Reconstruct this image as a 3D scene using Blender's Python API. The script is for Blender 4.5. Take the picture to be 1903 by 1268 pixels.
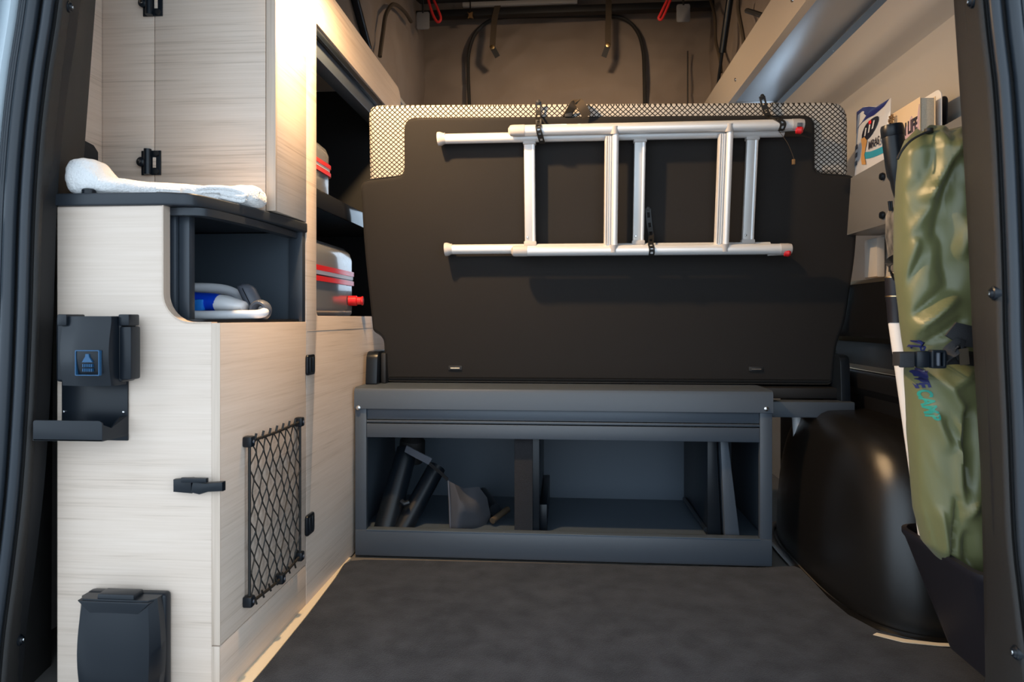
import bpy, bmesh, math, random
from mathutils import Vector, Matrix, noise
random.seed(7)
S = bpy.context.scene
for o in list(bpy.data.objects): bpy.data.objects.remove(o)
COL = S.collection

# ------------------------------------------------------------------ camera
CH, YAW, PIT, FL = .59, math.radians(4.44), 0.0, 24.0      # level camera with a little lens shift
cam = bpy.data.cameras.new('camera'); cam.lens = FL; cam.sensor_width = 36; cam.clip_start = .02
camo = bpy.data.objects.new('camera', cam); COL.objects.link(camo)
camo.location = (0, 0, CH); camo.rotation_euler = (math.pi/2 - PIT, 0, YAW)
cam.dof.use_dof = True; cam.dof.focus_distance = 1.45; cam.dof.aperture_fstop = 8.0
cam.shift_y = -42/1903
S.camera = camo
# ------------------------------------------------------------------ world, lights, exposure
w = bpy.data.worlds.new('overcast'); S.world = w; w.use_nodes = True
bg = w.node_tree.nodes['Background']; bg.inputs[0].default_value = (.70, .85, 1.0, 1); bg.inputs[1].default_value = 1.75
S.view_settings.view_transform = 'Standard'; S.view_settings.look = 'None'
S.view_settings.gamma = 1; S.view_settings.use_curve_mapping = False
S.view_settings.exposure = .48
WARM = (1.0, .66, .34)
LAMP_POS = (-.420, 1.245, 1.325)

# ------------------------------------------------------------------ helpers
FPX = FL/36*1903
_f = Vector((-math.sin(YAW)*math.cos(PIT), math.cos(YAW)*math.cos(PIT), -math.sin(PIT)))
_r = Vector((math.cos(YAW), math.sin(YAW), 0)); _u = _r.cross(_f)
def at(px, py, X=None, Y=None, Z=None):
    """point of the place seen at a pixel, on the plane X=, Y= or Z= where the thing stands"""
    d = _r*((px-951.5)/FPX) + _u*((592-py)/FPX) + _f
    t = X/d.x if X is not None else Y/d.y if Y is not None else (Z-CH)/d.z
    return Vector((0, 0, CH)) + d*t

WL = {}
def link(o, label=None, cat=None, group=None, kind=None):
    if label: o['label'] = label
    if cat: o['category'] = cat
    if group: o['group'] = group
    if kind: o['kind'] = kind
    return o
def thing(name, loc, label, cat, group=None, kind=None):
    o = bpy.data.objects.new(name, None); COL.objects.link(o); o.empty_display_size = .02
    o.location = loc; WL[o.name] = Vector(loc)
    return link(o, label, cat, group, kind)
def obj(name, bm, m, parent=None, label=None, cat=None, group=None, kind=None, smooth=True, ang=38):
    bmesh.ops.recalc_face_normals(bm, faces=bm.faces[:])
    me = bpy.data.meshes.new(name); bm.to_mesh(me); bm.free()
    vs = [v.co for v in me.vertices]
    lo = Vector([min(v[i] for v in vs) for i in range(3)]); hi = Vector([max(v[i] for v in vs) for i in range(3)])
    c = Vector(((lo.x+hi.x)/2, (lo.y+hi.y)/2, lo.z))
    me.transform(Matrix.Translation(-c))
    for mm in (m if isinstance(m, (list, tuple)) else [m]): me.materials.append(mm)
    if smooth:
        me.shade_smooth(); me.set_sharp_from_angle(angle=math.radians(ang))
    o = bpy.data.objects.new(name, me); COL.objects.link(o); WL[o.name] = c
    if parent: o.parent = parent; o.location = c - WL[parent.name]
    else: o.location = c
    return link(o, label, cat, group, kind)
def clone(root, delta, label=None):
    r = root.copy(); COL.objects.link(r); r.location = root.location + Vector(delta); WL[r.name] = WL[root.name]+Vector(delta)
    if label: r['label'] = label
    for ch in list(root.children):
        c = ch.copy(); COL.objects.link(c); c.parent = r; WL[c.name] = WL[ch.name]+Vector(delta)
        for g in ch.children:
            d = g.copy(); COL.objects.link(d); d.parent = c
    return r

def box(x0, x1, y0, y1, z0, z1, bev=.0015, seg=2, bm=None):
    b = bmesh.new()
    bmesh.ops.create_cube(b, size=1)
    for v in b.verts: v.co = Vector(((x0+x1)/2+v.co.x*(x1-x0), (y0+y1)/2+v.co.y*(y1-y0), (z0+z1)/2+v.co.z*(z1-z0)))
    if bev: bmesh.ops.bevel(b, geom=b.edges[:], offset=min(bev, .45*min(abs(x1-x0), abs(y1-y0), abs(z1-z0))), segments=seg, profile=.5, affect='EDGES')
    return merge(bm, b)
def merge(bm, b):
    if bm is None: return b
    me = bpy.data.meshes.new('t'); b.to_mesh(me); b.free(); bm.from_mesh(me); bpy.data.meshes.remove(me); return bm
def xf(bm, M):
    bmesh.ops.transform(bm, matrix=M, verts=bm.verts[:]); return bm
def mapaxis(axis, p, a):
    if axis == 'x': return Vector((a, p[0], p[1]))
    if axis == 'y': return Vector((p[0], a, p[1]))
    return Vector((p[0], p[1], a))
def prism(poly, axis, a0, a1, bev=.001, seg=2, holes=(), bm=None):
    """polygon (with holes) in the plane across `axis`, between a0 and a1"""
    b = bmesh.new()
    def loop(pl):
        vs = [b.verts.new(mapaxis(axis, p, a0)) for p in pl]
        return [b.edges.new((vs[i], vs[(i+1) % len(vs)])) for i in range(len(vs))], vs
    if holes:
        es = loop(poly)[0]
        for h in holes: es += loop(h)[0]
        bmesh.ops.triangle_fill(b, use_beauty=True, use_dissolve=False, edges=es)
    else:
        b.faces.new(loop(poly)[1])
    r = bmesh.ops.extrude_face_region(b, geom=b.faces[:])
    d = mapaxis(axis, (0, 0), a1-a0)
    for v in r['geom']:
        if isinstance(v, bmesh.types.BMVert): v.co += d
    bmesh.ops.recalc_face_normals(b, faces=b.faces[:])
    if bev:
        es = [e for e in b.edges if len(e.link_faces) == 2 and e.calc_face_angle(0) > .9 and
              abs((e.verts[0].co-e.verts[1].co).normalized().dot(mapaxis(axis, (0, 0), 1))) < .5]
        bmesh.ops.bevel(b, geom=es, offset=bev, segments=seg, profile=.5, affect='EDGES')
    return merge(bm, b)
def rrect(x0, x1, y0, y1, r, n=5):
    if not isinstance(r, (list, tuple)): r = [r]*4
    out = []
    for (cx, cy, a, q) in ((x1-r[0], y1-r[0], 0, r[0]), (x0+r[1], y1-r[1], 90, r[1]), (x0+r[2], y0+r[2], 180, r[2]), (x1-r[3], y0+r[3], 270, r[3])):
        if q < 1e-6: out.append((cx, cy)); continue
        for i in range(n+1):
            t = math.radians(a+90*i/n); out.append((cx+q*math.cos(t), cy+q*math.sin(t)))
    return out
def spline(pts, n=8, closed=False):
    P = [Vector(p) for p in pts]; out = []; m = len(P)
    for i in range(m if closed else m-1):
        g = (lambda k: P[k % m]) if closed else (lambda k: P[min(max(k, 0), m-1)])
        a, b_, c, d = g(i-1), g(i), g(i+1), g(i+2)
        for k in range(n):
            t = k/n
            out.append(.5*((2*b_)+(c-a)*t+(2*a-5*b_+4*c-d)*t*t+(3*b_-a-3*c+d)*t**3))
    if not closed: out.append(P[-1])
    return out
def tube(pts, r, n=10, closed=False, flat=1.0, up=None, bm=None):
    """round (or flattened) tube along points; r may be a list"""
    b = bmesh.new() if bm is None else bm
    P = [Vector(p) for p in pts]; m = len(P); R = r if isinstance(r, (list, tuple)) else [r]*m
    rings = []; prev = None
    for i in range(m):
        t = (P[(i+1) % m]-P[i-1]) if closed else (P[min(i+1, m-1)]-P[max(i-1, 0)])
        t.normalize()
        if up is not None: a = Vector(up).cross(t)
        elif prev is None: a = t.orthogonal()
        else: a = prev - t*prev.dot(t)
        if a.length < 1e-6: a = t.orthogonal()
        a.normalize(); prev = a; c = t.cross(a)
        rings.append([b.verts.new(P[i]+(a*math.cos(2*math.pi*k/n)+c*flat*math.sin(2*math.pi*k/n))*R[i]) for k in range(n)])
    for i in range(m if closed else m-1):
        A, B = rings[i], rings[(i+1) % m]
        for k in range(n): b.faces.new((A[k], A[(k+1) % n], B[(k+1) % n], B[k]))
    if not closed: b.faces.new(rings[0][::-1]); b.faces.new(rings[-1])
    return b
def strip(pts, wvec, w, th, nvec=None, bm=None):
    """flat band: rectangular section, width w along wvec, thickness th"""
    b = bmesh.new() if bm is None else bm
    P = [Vector(p) for p in pts]; rings = []; m = len(P)
    for i in range(m):
        t = (P[min(i+1, m-1)]-P[max(i-1, 0)]).normalized()
        wv = Vector(wvec); wv = (wv - t*wv.dot(t)).normalized(); nv = t.cross(wv)
        rings.append([b.verts.new(P[i]+wv*w/2*s1+nv*th/2*s2) for s1, s2 in ((-1, -1), (1, -1), (1, 1), (-1, 1))])
    for i in range(m-1):
        for k in range(4): b.faces.new((rings[i][k], rings[i][(k+1) % 4], rings[i+1][(k+1) % 4], rings[i+1][k]))
    b.faces.new(rings[0][::-1]); b.faces.new(rings[-1])
    return b
def lathe(prof, M=None, n=24, bm=None):
    b = bmesh.new(); rings = []
    for (r, z) in prof:
        rings.append([b.verts.new((r*math.cos(2*math.pi*k/n), r*math.sin(2*math.pi*k/n), z)) for k in range(n)] if r > 1e-6 else [b.verts.new((0, 0, z))])
    for A, B in zip(rings, rings[1:]):
        for k in range(n):
            k2 = (k+1) % n
            if len(A) == 1 and len(B) == 1: continue
            if len(A) == 1: b.faces.new((A[0], B[k], B[k2]))
            elif len(B) == 1: b.faces.new((A[k], A[k2], B[0]))
            else: b.faces.new((A[k], A[k2], B[k2], B[k]))
    if len(rings[0]) > 1: b.faces.new(rings[0][::-1])
    if len(rings[-1]) > 1: b.faces.new(rings[-1])
    if M is not None: xf(b, M)
    return merge(bm, b)
def loft(rings, cap=True, closed=True, bm=None):
    b = bmesh.new() if bm is None else bm
    R = [[b.verts.new(p) for p in ring] for ring in rings]
    for A, B in zip(R, R[1:]):
        m = len(A)
        for k in range(m if closed else m-1): b.faces.new((A[k], A[(k+1) % m], B[(k+1) % m], B[k]))
    if cap and closed: b.faces.new(R[0][::-1]); b.faces.new(R[-1])
    return b
def sheet(f, nu, nv, th=.002, thvec=(0, 1, 0)):
    """thin solid surface from f(u,v)"""
    b = bmesh.new(); t = Vector(thvec)*th
    F = [[b.verts.new(f(i/nu, j/nv)) for j in range(nv+1)] for i in range(nu+1)]
    G = [[b.verts.new(F[i][j].co+t) for j in range(nv+1)] for i in range(nu+1)]
    for i in range(nu):
        for j in range(nv):
            b.faces.new((F[i][j], F[i+1][j], F[i+1][j+1], F[i][j+1])); b.faces.new((G[i][j], G[i][j+1], G[i+1][j+1], G[i+1][j]))
    for i in range(nu):
        b.faces.new((F[i][0], G[i][0], G[i+1][0], F[i+1][0])); b.faces.new((F[i][nv], F[i+1][nv], G[i+1][nv], G[i][nv]))
    for j in range(nv):
        b.faces.new((F[0][j], F[0][j+1], G[0][j+1], G[0][j])); b.faces.new((F[nu][j], G[nu][j], G[nu][j+1], F[nu][j+1]))
    return b
def axisM(p, d, roll=None):
    """matrix: local z along d, at p"""
    return Matrix.Translation(Vector(p)) @ Vector(d).to_track_quat('Z', 'Y').to_matrix().to_4x4()
def text_bm(s, size, M, ext=.0003, bold=0, sx=1.0):
    c = bpy.data.curves.new('lettering', 'FONT'); c.body = s; c.size = size; c.extrude = ext; c.offset = bold; c.align_x = 'CENTER'; c.resolution_u = 3
    o = bpy.data.objects.new('lettering', c); COL.objects.link(o)
    bpy.context.view_layer.update()
    me = bpy.data.meshes.new_from_object(o.evaluated_get(bpy.context.evaluated_depsgraph_get()))
    b = bmesh.new(); b.from_mesh(me); bpy.data.objects.remove(o); bpy.data.curves.remove(c); bpy.data.meshes.remove(me)
    return xf(b, M @ Matrix.Diagonal((sx, 1, 1, 1)))

# ------------------------------------------------------------------ materials
def mat(name, col, rough=.5, metal=0, spec=.5, var=None, scale=20, bump=0, bscale=300, sheen=0, trans=0, coat=0, stretch=(1, 1, 1), det=3):
    m = bpy.data.materials.new(name); m.use_nodes = True; N = m.node_tree.nodes; L = m.node_tree.links
    p = N['Principled BSDF']; p.inputs['Base Color'].default_value = (*col, 1); p.inputs['Roughness'].default_value = rough
    p.inputs['Metallic'].default_value = metal; p.inputs['Specular IOR Level'].default_value = spec
    p.inputs['Sheen Weight'].default_value = sheen; p.inputs['Transmission Weight'].default_value = trans; p.inputs['Coat Weight'].default_value = coat
    tc = N.new('ShaderNodeTexCoord'); geo = N.new('ShaderNodeNewGeometry')
    mp = N.new('ShaderNodeMapping'); mp.inputs['Scale'].default_value = stretch; L.new(geo.outputs['Position'], mp.inputs[0])
    if var:
        n = N.new('ShaderNodeTexNoise'); n.inputs['Scale'].default_value = scale; n.inputs['Detail'].default_value = det; L.new(mp.outputs[0], n.inputs[0])
        r = N.new('ShaderNodeValToRGB'); r.color_ramp.elements[0].position = .3; r.color_ramp.elements[1].position = .7
        r.color_ramp.elements[0].color = (*var, 1); r.color_ramp.elements[1].color = (*col, 1)
        L.new(n.outputs[0], r.inputs[0]); L.new(r.outputs[0], p.inputs['Base Color'])
    if bump:
        n = N.new('ShaderNodeTexNoise'); n.inputs['Scale'].default_value = bscale; n.inputs['Detail'].default_value = 2; L.new(mp.outputs[0], n.inputs[0])
        bp = N.new('ShaderNodeBump'); bp.inputs['Strength'].default_value = bump; bp.inputs['Distance'].default_value = .002
        L.new(n.outputs[0], bp.inputs['Height']); L.new(bp.outputs[0], p.inputs['Normal'])
    return m
def wood(name, light, mid, dark, stretch):
    m = bpy.data.materials.new(name); m.use_nodes = True; N = m.node_tree.nodes; L = m.node_tree.links
    p = N['Principled BSDF']; p.inputs['Roughness'].default_value = .45; p.inputs['Specular IOR Level'].default_value = .4
    geo = N.new('ShaderNodeNewGeometry')
    def nz(sc, s, d=4, dist=0):
        mp = N.new('ShaderNodeMapping'); mp.inputs['Scale'].default_value = s; L.new(geo.outputs['Position'], mp.inputs[0])
        n = N.new('ShaderNodeTexNoise'); n.inputs['Scale'].default_value = sc; n.inputs['Detail'].default_value = d; n.inputs['Distortion'].default_value = dist
        L.new(mp.outputs[0], n.inputs[0]); return n
    a = nz(1.0, tuple(7 if s > 1 else 1.2 for s in stretch), 3, 1.2)
    big = nz(1.0, tuple(s*38 if s > 1 else 2.6 for s in stretch), 5, .6)
    fine = nz(1.0, tuple(s*170 if s > 1 else 7 for s in stretch), 3)
    mx = N.new('ShaderNodeMix'); mx.data_type = 'FLOAT'; mx.inputs[0].default_value = .55
    L.new(big.outputs[0], mx.inputs[2]); L.new(fine.outputs[0], mx.inputs[3])
    mx2 = N.new('ShaderNodeMix'); mx2.data_type = 'FLOAT'; mx2.inputs[0].default_value = .25
    L.new(mx.outputs[0], mx2.inputs[2]); L.new(a.outputs[0], mx2.inputs[3])
    r = N.new('ShaderNodeValToRGB'); e = r.color_ramp.elements
    e[0].position = .34; e[0].color = (*dark, 1); e[1].position = .62; e[1].color = (*light, 1)
    k = e.new(.45); k.color = (*mid, 1)
    L.new(mx2.outputs[0], r.inputs[0]); L.new(r.outputs[0], p.inputs['Base Color'])
    bp = N.new('ShaderNodeBump'); bp.inputs['Strength'].default_value = .12; bp.inputs['Distance'].default_value = .001
    L.new(mx2.outputs[0], bp.inputs['Height']); L.new(bp.outputs[0], p.inputs['Normal'])
    return m
M = {}
M['wood'] = wood('pale_oak_veneer', (.715, .585, .485), (.655, .525, .425), (.50, .385, .30), (1, 1, 2))
M['edge'] = wood('oak_edge_band', (.61, .49, .395), (.54, .425, .335), (.43, .33, .25), (2, 2, 1))
M['anth'] = mat('anthracite_powder_coat', (.056, .070, .090), .40, bump=.05, bscale=900)
M['anth_in'] = mat('anthracite_sheet', (.062, .084, .112), .5)
M['niche'] = mat('dark_blue_grey_laminate', (.044, .058, .074), .5)
M['top'] = mat('dark_slate_worktop', (.020, .025, .032), .38, spec=.4)
M['post'] = mat('dark_slate_profile', (.030, .038, .049), .40)
M['blk'] = mat('black_plastic', (.006, .009, .0135), .33, spec=.32)
M['blkmat'] = mat('matt_black', (.008, .008, .009), .6)
M['blktex'] = mat('grained_black_plastic', (.016, .015, .0145), .44, bump=.35, bscale=1500)
M['arch'] = mat('grained_black_liner', (.0085, .0078, .0072), .27, bump=.12, bscale=1300)
M['pil'] = mat('grained_pillar_trim', (.020, .0185, .0175), .46, spec=.4, bump=.45, bscale=1400)
M['seal'] = mat('black_rubber_seal', (.022, .028, .036), .36, spec=.4)
M['body'] = mat('pale_body_paint', (.62, .72, .78), .25, coat=.5)
M['lampglass'] = mat('pale_lens_plastic', (.75, .82, .86), .15, coat=.6)
M['carpet'] = mat('charcoal_velour', (.036, .039, .048), .95, spec=.1, var=(.016, .017, .021), scale=22, bump=1, bscale=420, sheen=.1, det=9)
M['cream'] = mat('cream_floor_edge', (.74, .64, .48), .45)
M['floor'] = mat('grey_floor_board', (.14, .13, .12), .6)
M['backfab'] = mat('dark_seat_back_fabric', (.0215, .0198, .0190), .8, spec=.15, bump=.35, bscale=1600, sheen=.03)
M['alu'] = mat('brushed_aluminium', (.80, .80, .80), .36, metal=.35)
M['aluw'] = mat('satin_aluminium_rung', (.66, .64, .62), .42, metal=.3)
M['capg'] = mat('grey_plastic_cap', (.47, .44, .42), .5)
M['red'] = mat('red_plastic', (.62, .015, .02), .3)
M['rub'] = mat('black_rubber_strap', (.012, .011, .010), .5)
M['steel'] = mat('bright_screw_steel', (.7, .7, .7), .25, metal=1)
M['wall'] = mat('warm_grey_wall_lining', (.42, .385, .34), .75, bump=.12, bscale=1200)
M['beige'] = mat('beige_frame_lining', (.46, .385, .30), .6)
M['silver'] = mat('silver_soffit_panel', (.55, .57, .60), .34, metal=.6, spec=.5)
M['tent'] = mat('taupe_tent_canvas', (.30, .245, .205), .9, spec=.1, var=(.25, .20, .165), scale=5, bump=.25, bscale=26)
def canvas(m, wgt):      # daylight soaks through the cloth
    N = m.node_tree.nodes; L = m.node_tree.links; p = N['Principled BSDF']; o = N['Material Output']
    t = N.new('ShaderNodeBsdfTranslucent'); t.inputs[0].default_value = (.30, .235, .19, 1)
    x = N.new('ShaderNodeMixShader'); x.inputs[0].default_value = wgt
    L.new(p.outputs[0], x.inputs[1]); L.new(t.outputs[0], x.inputs[2]); L.new(x.outputs[0], o.inputs[0])
canvas(M['tent'], .16)
M['tentd'] = mat('dark_tent_canvas', (.07, .062, .058), .9, spec=.1, bump=.25, bscale=26)
M['cord'] = mat('black_piping', (.010, .009, .008), .6)
M['strapb'] = mat('brown_webbing', (.055, .038, .022), .8)
M['brass'] = mat('brass_snap', (.55, .38, .18), .3, metal=1)
M['redcord'] = mat('red_cord', (.55, .02, .02), .6)
M['greyp'] = mat('grey_patch', (.25, .25, .26), .5)
M['towel'] = mat('white_terry', (.84, .83, .82), .95, spec=.1, bump=1.0, bscale=330, sheen=.3)
M['blue'] = mat('blue_plastic', (.004, .055, .62), .28)
M['blue2'] = mat('bright_blue_plastic', (.02, .22, .75), .22)
M['white'] = mat('white_plastic', (.85, .86, .88), .35)
M['hose'] = mat('white_hose', (.84, .84, .86), .35)
M['dgrey'] = mat('slate_grey_plastic', (.10, .11, .135), .4)
M['case'] = mat('smoke_grey_case', (.17, .175, .19), .16, coat=.5)
M['bandred'] = mat('red_band', (.72, .02, .025), .25)
M['bandw'] = mat('white_band', (.8, .8, .78), .3)
M['shelf'] = mat('glossy_black_shelf', (.012, .014, .018), .12)
M['icon'] = mat('blue_icon_print', (.012, .075, .17), .5)
M['pocket'] = mat('grey_pocket_acrylic', (.17, .165, .16), .30)
M['darkwall'] = mat('black_lower_lining', (.006, .0057, .006), .45, spec=.25, bump=.2, bscale=1400)
M['green'] = mat('olive_ripstop_nylon', (.138, .142, .060), .36, spec=.5, sheen=.1, bump=.1, bscale=1400)
M['bin'] = mat('dark_plum_plastic', (.013, .012, .016), .40, spec=.35)
M['web'] = mat('black_webbing', (.014, .014, .016), .7, bump=.4, bscale=900)
M['tubew'] = mat('white_tube', (.78, .75, .72), .4)
M['camo'] = mat('camouflage_cloth', (.20, .175, .145), .8, var=(.02, .018, .016), scale=110, stretch=(1, 1, .35))
M['gold'] = mat('gold_ring', (.6, .45, .25), .3, metal=1)
M['bagblue'] = mat('blue_film', (.006, .012, .13), .28)
M['bagwhite'] = mat('white_film', (.60, .59, .60), .35, var=(.50, .52, .56), scale=14)
M['bagnavy'] = mat('navy_print', (.008, .010, .022), .4)
M['bagteal'] = mat('teal_print', (.03, .27, .38), .4)
M['bagtan'] = mat('biscuit_print', (.48, .25, .08), .5)
M['ink'] = mat('dark_ink', (.025, .022, .035), .6)
M['inkblue'] = mat('navy_ink', (.012, .018, .11), .6)
M['inkteal'] = mat('green_ink', (.015, .25, .19), .6)
M['bookc'] = mat('pink_yellow_cover', (.72, .55, .36), .5)
M['bookp'] = mat('mauve_print', (.50, .34, .42), .55, var=(.62, .44, .44), scale=40)
M['pages'] = mat('page_edges', (.66, .60, .48), .8, var=(.56, .5, .4), scale=400, stretch=(1, .2, 1))
M['cardw'] = mat('white_card', (.78, .75, .71), .5)
M['cloth'] = mat('slate_pouch_cloth', (.050, .052, .062), .8, bump=.3, bscale=900)
M['felt'] = mat('charcoal_felt_strip', (.030, .030, .033), .95, bump=1, bscale=700, spec=.1)
M['fleck'] = mat('brown_fleck', (.20, .11, .04), .6)
M['glass'] = mat('windscreen_glass', (.9, .95, 1), .02, trans=1)
M['ceil'] = mat('ceiling_lining', (.45, .42, .38), .8)
M['ground'] = mat('pale_concrete_ground', (.42, .42, .42), .9, var=(.36, .36, .36), scale=3)
def lattice():
    m = bpy.data.materials.new('lattice_weave'); m.use_nodes = True; N = m.node_tree.nodes; L = m.node_tree.links
    p = N['Principled BSDF']; p.inputs['Roughness'].default_value = .85; p.inputs['Specular IOR Level'].default_value = .2
    g = N.new('ShaderNodeNewGeometry'); sx = N.new('ShaderNodeSeparateXYZ'); L.new(g.outputs['Position'], sx.inputs[0])
    def op(o, a, b=None):
        n = N.new('ShaderNodeMath'); n.operation = o
        for i, v in enumerate((a, b)):
            if v is None: continue
            if isinstance(v, (int, float)): n.inputs[i].default_value = v
            else: L.new(v, n.inputs[i])
        return n.outputs[0]
    pitch = .0128
    zy = op('ADD', sx.outputs[2], op('MULTIPLY', sx.outputs[1], -.9))
    xs = op('MULTIPLY', sx.outputs[0], 1/pitch); zs = op('MULTIPLY', zy, 1/(pitch*.98))
    lines = []
    for s in ('ADD', 'SUBTRACT'):
        f = op('FRACT', op(s, xs, zs)); lines.append(op('ABSOLUTE', op('SUBTRACT', f, .5)))
    mxm = op('MAXIMUM', lines[0], lines[1])
    r = N.new('ShaderNodeValToRGB'); r.color_ramp.elements[0].position = .34; r.color_ramp.elements[1].position = .40
    r.color_ramp.elements[0].color = (.50, .47, .43, 1); r.color_ramp.elements[1].color = (.022, .018, .016, 1)
    L.new(mxm, r.inputs[0]); L.new(r.outputs[0], p.inputs['Base Color'])
    bp = N.new('ShaderNodeBump'); bp.inputs['Strength'].default_value = .5; bp.inputs['Distance'].default_value = .002; bp.invert = True
    L.new(mxm, bp.inputs['Height']); L.new(bp.outputs[0], p.inputs['Normal'])
    return m
M['lattice'] = lattice()
def emit(name, col, s):
    m = bpy.data.materials.new(name); m.use_nodes = True; p = m.node_tree.nodes['Principled BSDF']
    p.inputs['Base Color'].default_value = (.8, .8, .8, 1); p.inputs['Emission Color'].default_value = (*col, 1); p.inputs['Emission Strength'].default_value = s
    return m
M['led'] = emit('warm_led', WARM, 60)

# ------------------------------------------------------------------ the setting
XC = -.525            # aisle face of the left furniture
YB = 1.645            # face of the bench box
obj('ground', box(-6, 6, -6, .86, -.60, -.55, 0), M['ground'], kind='structure')
obj('floor', box(-.98, .80, .90, 3.4, -.05, 0, 0), M['floor'], kind='structure')
obj('wall_left', box(-1.0, -.97, .96, 3.4, -.02, 1.5, 0), M['wall'], kind='structure')
wf = prism([(-1.0, -.02), (.82, -.02), (.82, 2.1), (-1.0, 2.1)], 'y', 3.4, 3.43, 0, holes=[rrect(-.80, .66, .72, 1.28, .06)])
obj('wall_front', wf, M['tentd'], kind='structure')
obj('window_1', box(-.81, .67, 3.41, 3.416, .71, 1.29, 0), M['glass'], kind='structure')
# right wall: lining with a soft ledge above, black lining below
prof = [(.722, 1.40), (.722, 1.31), (.724, 1.275), (.728, 1.248), (.735, 1.234), (.750, 1.222), (.772, 1.214), (.784, 1.204), (.788, 1.18), (.788, 1.0), (.780, .80), (.766, .676), (.80, .676), (.80, 1.40)]
obj('wall_right', prism(prof, 'y', .96, 2.40, 0), M['wall'], kind='structure')
obj('wall_right_front', prism([(2.40, -.02), (3.4, -.02), (3.4, 1.40), (2.40, 1.40)], 'x', .785, .80, 0, holes=[rrect(2.46, 3.34, .70, 1.24, .05)]), M['wall'], kind='structure')
obj('window_2', box(.790, .795, 2.45, 3.35, .69, 1.25, 0), M['glass'], kind='structure')
wr = bpy.data.objects['wall_right']
lp = prism([(.705, .672), (.712, .680), (.80, .680), (.80, -.02), (.735, -.02), (.735, .40), (.716, .42), (.714, .455), (.718, .462), (.748, .470), (.752, .53), (.712, .545), (.705, .56)], 'y', .96, 2.40, .0)
obj('lower_lining', lp, M['darkwall'], wr)
obj('lining_seam', prism([(.7165, .4645), (.7175, .4665), (.75, .4725), (.75, .4700)], 'y', .97, 2.38, 0), M['gold'], wr)
obj('ledge_highlight', prism([(.7035, .6725), (.711, .6825), (.76, .6825), (.76, .6800), (.712, .6800)], 'y', .97, 2.38, 0), M['gold'], wr)  # gold strip puts the highlight along the ledge edge into colour
for yy in (1.70,):
    obj('lining_rib', prism([(yy, .69), (yy+.07, .69), (yy+.07, .785), (yy, .785)], 'x', .745, .765, .004), M['wall'], wr)
# ceiling around the roof hatch
obj('ceiling', prism([(-1.0, .93), (.80, .93), (.80, 3.4), (-1.0, 3.4)], 'z', 1.385, 1.40, 0, holes=[[(-.60, 1.25), (.585, 1.25), (.585, 3.02), (-.60, 3.02)]]), M['ceil'], kind='structure')
# silver soffit along the hatch on the right
b = thing('trim_3', (.65, 1.2, 1.33), 'beige and silver hatch frame running forward along the right roof edge', None, kind='structure')
obj('soffit', box(.5795, .722, 1.2, 2.375, 1.328, 1.334, .001), M['silver'], b)
obj('soffit_end', box(.5795, .722, 2.378, 2.9, 1.328, 1.334, .001), M['silver'], b)
obj('soffit_fill', box(.585, .72, 1.0, 2.9, 1.334, 1.384, 0), M['anth'], b)
obj('inner_lip', prism([(.560, 1.331), (.5785, 1.325), (.5785, 1.335), (.5785, 1.44), (.548, 1.44)], 'y', 1.0, 3.0, .001), M['beige'], b)
obj('outer_channel', prism([(.722, 1.326), (.735, 1.300), (.726, 1.296), (.716, 1.322)], 'y', 1.0, 2.6, .001), M['anth_in'], b)
obj('end_bracket', box(.722, .745, 2.38, 2.40, 1.29, 1.345, .002), M['anth'], b)
for yy in (1.5, 1.9): obj('screw', lathe([(.006, 0), (.005, .003), (0, .004)], axisM((.724, yy, 1.312), (-1, 0, -.6)), 10), M['steel'], b)
for yy in (1.72, 2.28): obj('screw', lathe([(.006, 0), (.005, .003), (0, .004)], axisM((.5555, yy, 1.37), (-1, 0, -.2)), 10), M['steel'], b)

# pop-up roof: canvas and shell
def roofz(y): return 1.40 + (y-.9)*.275
def side(X, sgn):
    def f(u, v):
        y = 1.0+u*1.98; z = 1.36+v*(roofz(y)+.02-1.36)
        d = .018*noise.noise(Vector((y*3.2, z*2.2, sgn*5))) + .016*abs(noise.noise(Vector((y*7+z*6, z*3, 2))))+.010*abs(noise.noise(Vector((y*4-z*9, z*6, 12))))
        return Vector((X+d*1.2-sgn*.015*math.sin(v*math.pi), y, z))
    return sheet(f, 60, 24, .002, (sgn, 0, 0))
obj('wall_tent_left', side(-.63, -1), M['tent'], kind='structure')
obj('wall_tent_right', side(.625, 1), M['tent'], kind='structure')
def front(u, v):
    x = -.66+u*1.31; z = 1.30+v*.66
    d = .020*noise.noise(Vector((x*3.0+z*1.5, z*3.2, 9))) + .016*abs(noise.noise(Vector((x*4+z*5, z*9-x*3, 4)))) + .010*abs(noise.noise(Vector((x*9-z*6, z*4, 14))))
    d += .010*math.sin(x*9+z*22+3*noise.noise(Vector((x*3, z*3, 1))))*max(0, noise.noise(Vector((x*2, z*2, 30)))+.3)
    return Vector((x, 2.935+d, z))
tf = obj('wall_tent_front', sheet(front, 140, 70, .002), M['tent'], kind='structure')
obj('roof', prism([(.80, 1.375), (3.05, roofz(3.05)), (3.05, roofz(3.05)+.03), (.80, 1.41)], 'x', -.72, .72, 0), M['tentd'], kind='structure')
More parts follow.
